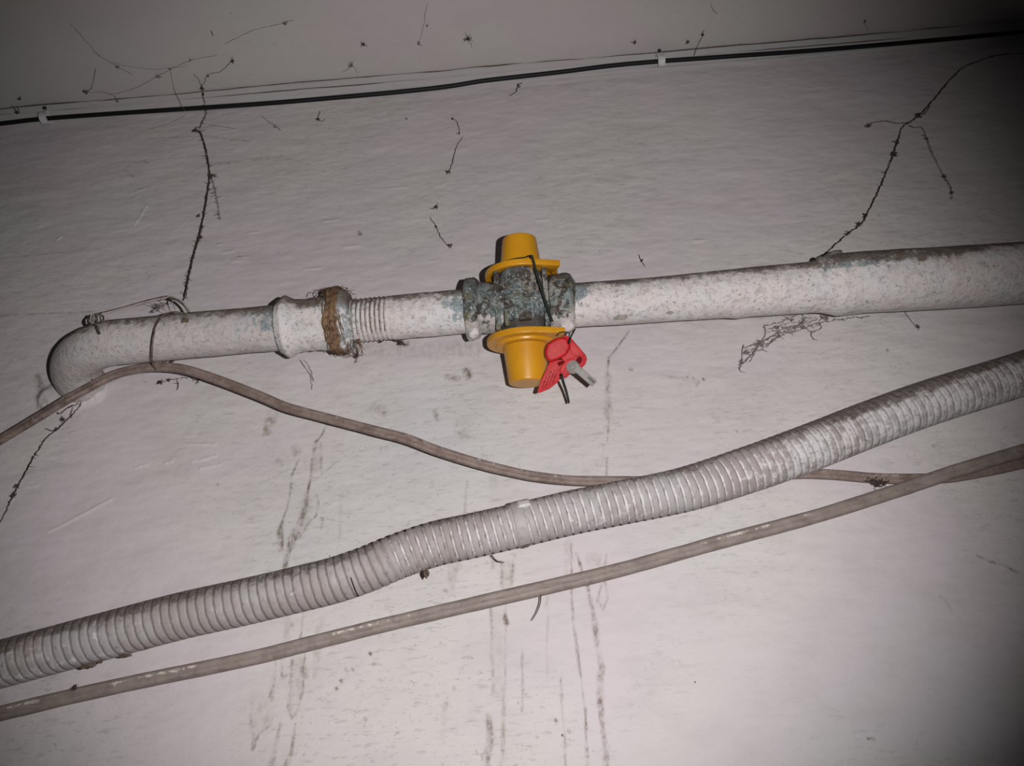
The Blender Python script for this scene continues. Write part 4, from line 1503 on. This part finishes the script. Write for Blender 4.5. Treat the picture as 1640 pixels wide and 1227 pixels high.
web('tangled grey cobweb net under the right pipe',
    [([(1185, 595), (1188, 580), (1190, 560), (1192, 552)], 1.3), ([(1186, 585), (1205, 568), (1220, 548), (1250, 533), (1275, 530), (1310, 518), (1350, 511), (1395, 506)], 1.2),
     ([(1192, 556), (1212, 550), (1226, 538), (1224, 520)], 1.0), ([(1226, 522), (1250, 515), (1275, 505), (1296, 500)], .9), ([(1228, 532), (1250, 528), (1280, 520), (1310, 512)], .8),
     ([(1200, 580), (1206, 570), (1212, 560)], .8), ([(1285, 524), (1298, 530), (1304, 545)], .9), ([(1312, 515), (1314, 526), (1302, 531)], 1.0),
     ([(1218, 545), (1222, 558)], .7), ([(1230, 528), (1260, 518), (1290, 516)], .7), ([(1285, 505), (1286, 524)], .7), ([(1318, 508), (1330, 505)], 1.1), ([(1255, 530), (1272, 534)], .8)] + [([(1190 + 9 * i + rnd.uniform(-4, 4), 572 - 5.2 * i + rnd.uniform(-7, 7)), (1204 + 9 * i + rnd.uniform(-6, 6), 562 - 5.0 * i + rnd.uniform(-9, 9)), (1222 + 9 * i + rnd.uniform(-6, 6), 556 - 5.2 * i + rnd.uniform(-8, 8))], .55) for i in range(10)],
    .007, 1.0, [(1217, 550, 8), (1196, 564, 6), (1187, 580, 4), (1320, 508, 8), (1286, 524, 6), (1245, 524, 6), (1268, 512, 5)], mat='weblight', hairs=30, seed=3, amp=.0004)
web('stringy cobweb from the thin brown cable down to the left edge',
    [([(131, 645), (122, 658), (105, 675), (88, 690), (72, 705), (55, 730), (42, 755), (30, 778), (18, 800), (5, 830), (0, 838)], 1.3), ([(128, 646), (110, 652), (96, 663), (92, 660)], 1.0),
     ([(100, 665), (100, 680), (86, 690), (72, 686)], .9), ([(92, 688), (75, 700), (62, 722)], .8), ([(118, 650), (112, 668)], .7)],
    .010, 1.0, [(28, 778, 6), (22, 792, 5), (90, 688, 4), (100, 672, 4)], hairs=10, seed=4)
web('short cobweb crumbs below the bend of the brown cable',
    [([(255, 614), (275, 608), (302, 604)], 1.0), ([(284, 606), (286, 622)], .8), ([(302, 602), (314, 608), (324, 606)], 1.0), ([(318, 608), (314, 616)], .7)], .006, 1.0, [(256, 612, 5), (270, 609, 4), (318, 608, 4)], hairs=40, seed=5)
web('small web wad in the crook between elbow and brown cable',
    [([(136, 604), (145, 596), (158, 591)], .9), ([(147, 594), (148, 612)], 1.2), ([(130, 612), (142, 606)], .8)], .022, 1.0, [(148, 600, 6), (138, 602, 4)], hairs=30, seed=6)
web('thin web wad caught in the tie wire loop', [([(225, 488), (240, 486), (258, 494), (268, 500)], .7), ([(250, 484), (256, 492), (262, 486), (270, 492)], .7), ([(274, 480), (279, 492), (282, 496)], .9)],
    .047, .8, [(258, 489, 9), (250, 497, 5), (275, 484, 5)], mat='weblight', seed=7)
# on ceiling and cove; off = distance out from the wall
zc_off = lambda u, v: (lambda d: -(CAM.y + d.y * ((zc - .002 - CAM.z) / d.z)))(ray(u, v))


def cweb(label, lines, clumps=(), **kw):
    L2_ = []
    for ln in lines:
        rp = kw.get('r', 1.0)
        if isinstance(ln, tuple):
            ln, rp = ln
        L2_.append(([(p[0], p[1], max(.004, zc_off(p[0], p[1]) if zc_off(p[0], p[1]) > .014 else .014)) for p in ln], rp))
    R_ = random.Random(kw.get('seed', 0))
    ls = []
    for li, (ln, rp) in enumerate(L2_):
        kk_ = kpx(ln[0][0], ln[0][1], ln[0][2])
        C_ = jit(ln, .01, .0003, kw.get('seed', 0) * 7 + li, .002)
        nn = len(C_)
        rr_ = .6 * rp * kk_ * (.4 + .7 * fbm(np.arange(nn) * .25, np.zeros(nn) + li * 2.3, 5, 3))
        ls.append((C_, rr_, None))
    for (u, v, sz) in clumps:
        of = max(.014, zc_off(u, v))
        kk_ = kpx(u, v, of)
        p = np.array(wp(u, v, of))
        for _ in range(int(6 + sz * 1.6)):
            a = p + np.array([R_.gauss(0, 1), R_.gauss(0, 1), R_.gauss(0, .3)]) * sz * kk_ * .42
            b = p + np.array([R_.gauss(0, 1), R_.gauss(0, 1), R_.gauss(0, .3)]) * sz * kk_ * .42
            ls.append((np.array([a, (a + b) / 2 + np.array([R_.gauss(0, 1), R_.gauss(0, 1), 0]) * sz * kk_ * .2, b]), .55 * kk_, .3 * kk_))
    o = strands('cobweb', ls, M[kw.get('mat', 'web')], None, 4)
    tag(o, label, 'cobweb')


cweb('sagging cobweb threads across the dark upper left of the ceiling',
     [([(112, 38), (135, 62), (158, 88), (185, 105), (212, 120)], .8), ([(150, 84), (175, 98), (205, 106), (250, 111), (300, 105)], .7), ([(175, 152), (215, 142), (252, 122), (275, 110), (305, 97), (348, 88)], .9),
      ([(135, 147), (175, 150), (188, 160)], .9), ([(273, 110), (276, 130), (284, 155), (296, 178)], .6)], [(187, 107, 4), (253, 123, 4), (305, 96, 3), (188, 162, 3), (272, 110, 3)], seed=11, mat='weblight')
cweb('Y-shaped cobweb hanging from ceiling to black cable at upper left',
     [([(372, 92), (370, 100), (352, 115), (335, 119), (328, 130), (323, 140), (326, 155), (328, 165)], 1.0), ([(310, 118), (320, 130), (323, 141)], .9)], [(323, 141, 4), (372, 98, 5), (333, 122, 3), (325, 151, 3)], seed=12)
cweb('wispy cobweb thread drifting across the ceiling top left', [([(360, 70), (385, 58), (402, 50), (430, 42), (458, 36), (470, 32)], .8)], [(456, 37, 5)], seed=13, mat='weblight')
cweb('small star-shaped web tuft on the far left of the ceiling', [([(136, 147), (146, 142), (150, 125), (154, 110)], .8)], [(137, 147, 6)], seed=14)
cweb('two dark web crumbs by the left cable clip', [([(18, 168), (30, 182), (28, 170)], .9)], [(31, 159, 4), (27, 180, 4)], seed=15)
cweb('short hanging web thread at the top of the ceiling above the valve', [([(684, 6), (681, 22), (678, 42), (674, 60), (670, 70), (677, 75)], .8)], [(684, 41, 3), (671, 70, 4)], seed=16, mat='weblight')
cweb('small spiky web tuft on the ceiling above the valve', [([(745, 52), (750, 62), (756, 76)], .6), ([(742, 62), (758, 66)], .5), ([(754, 54), (748, 68)], .5)], [(750, 62, 6)], seed=17)
cweb('caret-shaped web crumb on the ceiling above the threaded joint', [([(578, 75), (582, 69), (588, 74)], .9)], [(582, 71, 5)], seed=18)
cweb('faint web smudge near the cove above the threaded joint', [([(548, 116), (560, 108), (566, 98)], .8), ([(566, 106), (574, 118)], .5)], [(562, 105, 6)], seed=19, mat='weblight')
cweb('thin web thread by the right cable clip', [([(1128, 48), (1122, 64), (1116, 75), (1112, 88)], 1.1)], [(1125, 56, 4)], seed=20)
cweb('tiny web crumb on the ceiling just right of the right cable clip', [([(1098, 66), (1104, 70)], .8)], [(1101, 68, 4)], seed=41)
cweb('tiny web crumb on the ceiling just left of the right cable clip', [([(1011, 68), (1020, 69)], .8)], [(1016, 68, 5)], seed=42)
cweb('thin web thread at the top edge right of centre', [([(1138, 6), (1142, 16), (1150, 22)], .8)], [], seed=21, mat='weblight')
cweb('little web crumb on the ceiling at upper right', [([(1384, 34), (1388, 44), (1392, 49)], .7)], [(1385, 35, 4)], seed=22, mat='weblight')
web('curved web thread on the wall above the yellow caps', [([(723, 189), (731, 194), (735, 205), (736, 215)], .9), ([(742, 218), (732, 233), (727, 250), (723, 265), (719, 275)], 1.0)], .003, 1.0, [(724, 190, 3), (718, 275, 6), (735, 214, 3)], seed=23)
web('tiny hooked web crumb left of the upper yellow cap', [([(688, 334), (696, 334), (702, 325)], .9)], .003, 1.0, [(697, 332, 4)], seed=24)
web('kinked web thread left of the upper yellow cap', [([(688, 348), (698, 362), (704, 376), (709, 384), (720, 394), (724, 390)], .9)], .003, 1.0, [(698, 363, 3), (721, 393, 5)], seed=25)
web('short web thread on the wall under the black cable at left', [([(418, 185), (432, 196), (442, 202), (450, 210)], .8)], .003, 1.0, [(441, 203, 3)], mat='weblight', seed=26)
web('faint web thread under the black cable left of the long hanging strand', [([(240, 207), (275, 196), (300, 182)], .7)], .003, 1.0, [], mat='weblight', seed=43)
web('faint level web thread under the black cable right of the long hanging strand', [([(335, 200), (378, 206)], .6)], .003, 1.0, [], mat='weblight', seed=44)
web('small looped web crumb on the wall under the black cable', [([(513, 178), (509, 190), (516, 194), (521, 190)], 1.0)], .003, 1.0, [(509, 191, 4)], seed=27)
web('slanting web crumb below the black cable above the valve', [([(837, 132), (830, 137), (826, 147), (815, 154)], 1.1)], .004, 1.0, [(830, 137, 5)], seed=28)
web('thin web thread on the wall at the foot of the right pipe', [([(1448, 498), (1458, 512), (1468, 524)], .9)], .004, 1.0, [(1470, 523, 5)], seed=29)
web('small web thread above the right pipe beside the valve', [([(1022, 406), (1028, 418), (1034, 428)], .9)], .003, 1.0, [(1028, 418, 3)], seed=30)
web('ragged web crumbs hanging under the hemp joint', [([(568, 562), (572, 574), (568, 582)], .9), ([(575, 560), (571, 572)], .8)], .012, 1.0, [(570, 570, 6)], hairs=20, seed=31)
web('dark web clot on the wall under the threaded nipple', [([(632, 545), (642, 549), (652, 552)], 1.1), ([(625, 544), (634, 548)], 1.0)], .008, 1.0, [(640, 548, 9)], hairs=20, seed=45)
web('small web crumb under the first threads of the nipple', [([(600, 545), (608, 546), (616, 545)], 1.1)], .012, 1.0, [(610, 546, 4)], hairs=20, seed=46)
web('faint drooping web below the coupling', [([(480, 575), (490, 590), (497, 600), (500, 625)], .7), ([(487, 576), (498, 592), (502, 612)], .6)], .006, .8, [], mat='weblight', seed=32)
ob = web('x', [([(1385, 768), (1400, 773), (1412, 774), (1425, 770)], 2.2), ([(1396, 770), (1402, 778), (1412, 779)], 1.8)], .012, 1.0, [(1406, 774, 11), (1398, 771, 8), (1414, 773, 7)], mat='web', hairs=50, seed=51)
ob.name = 'dust_tuft'
tag(ob, 'brown dust tuft hanging on the thin cable right of the hose', 'dust tuft')
ob = web('x', [([(119, 1106), (120, 1101), (121, 1096)], 1.5)], .014, 1.0, [(120, 1101, 6)], seed=52)
ob.name = 'dust_tuft'
tag(ob, 'tiny dark dust crumb on top of the thick cable at lower left', 'dust tuft')
# bristle under the thick cable
C_, _ = spline([wp(866, 953, .012), wp(865, 966, .013), wp(860, 980, .013), wp(852, 994, .012)], .001)
ob = strands('bristle', [(C_, .00038, .0002)], M['web'], None, 5)
tag(ob, 'single dark bristle hanging below the thick cable', 'bristle')
C_, _ = spline([wp(787, 889, .012), wp(795, 898, .008), (wp(804, 901, .006)), wp(808, 900, .004)], .001)
ob = strands('bristle', [(C_, .00032, .0002)], M['web'], None, 5)
tag(ob, 'short curled hair hanging from the underside of the hose', 'bristle')
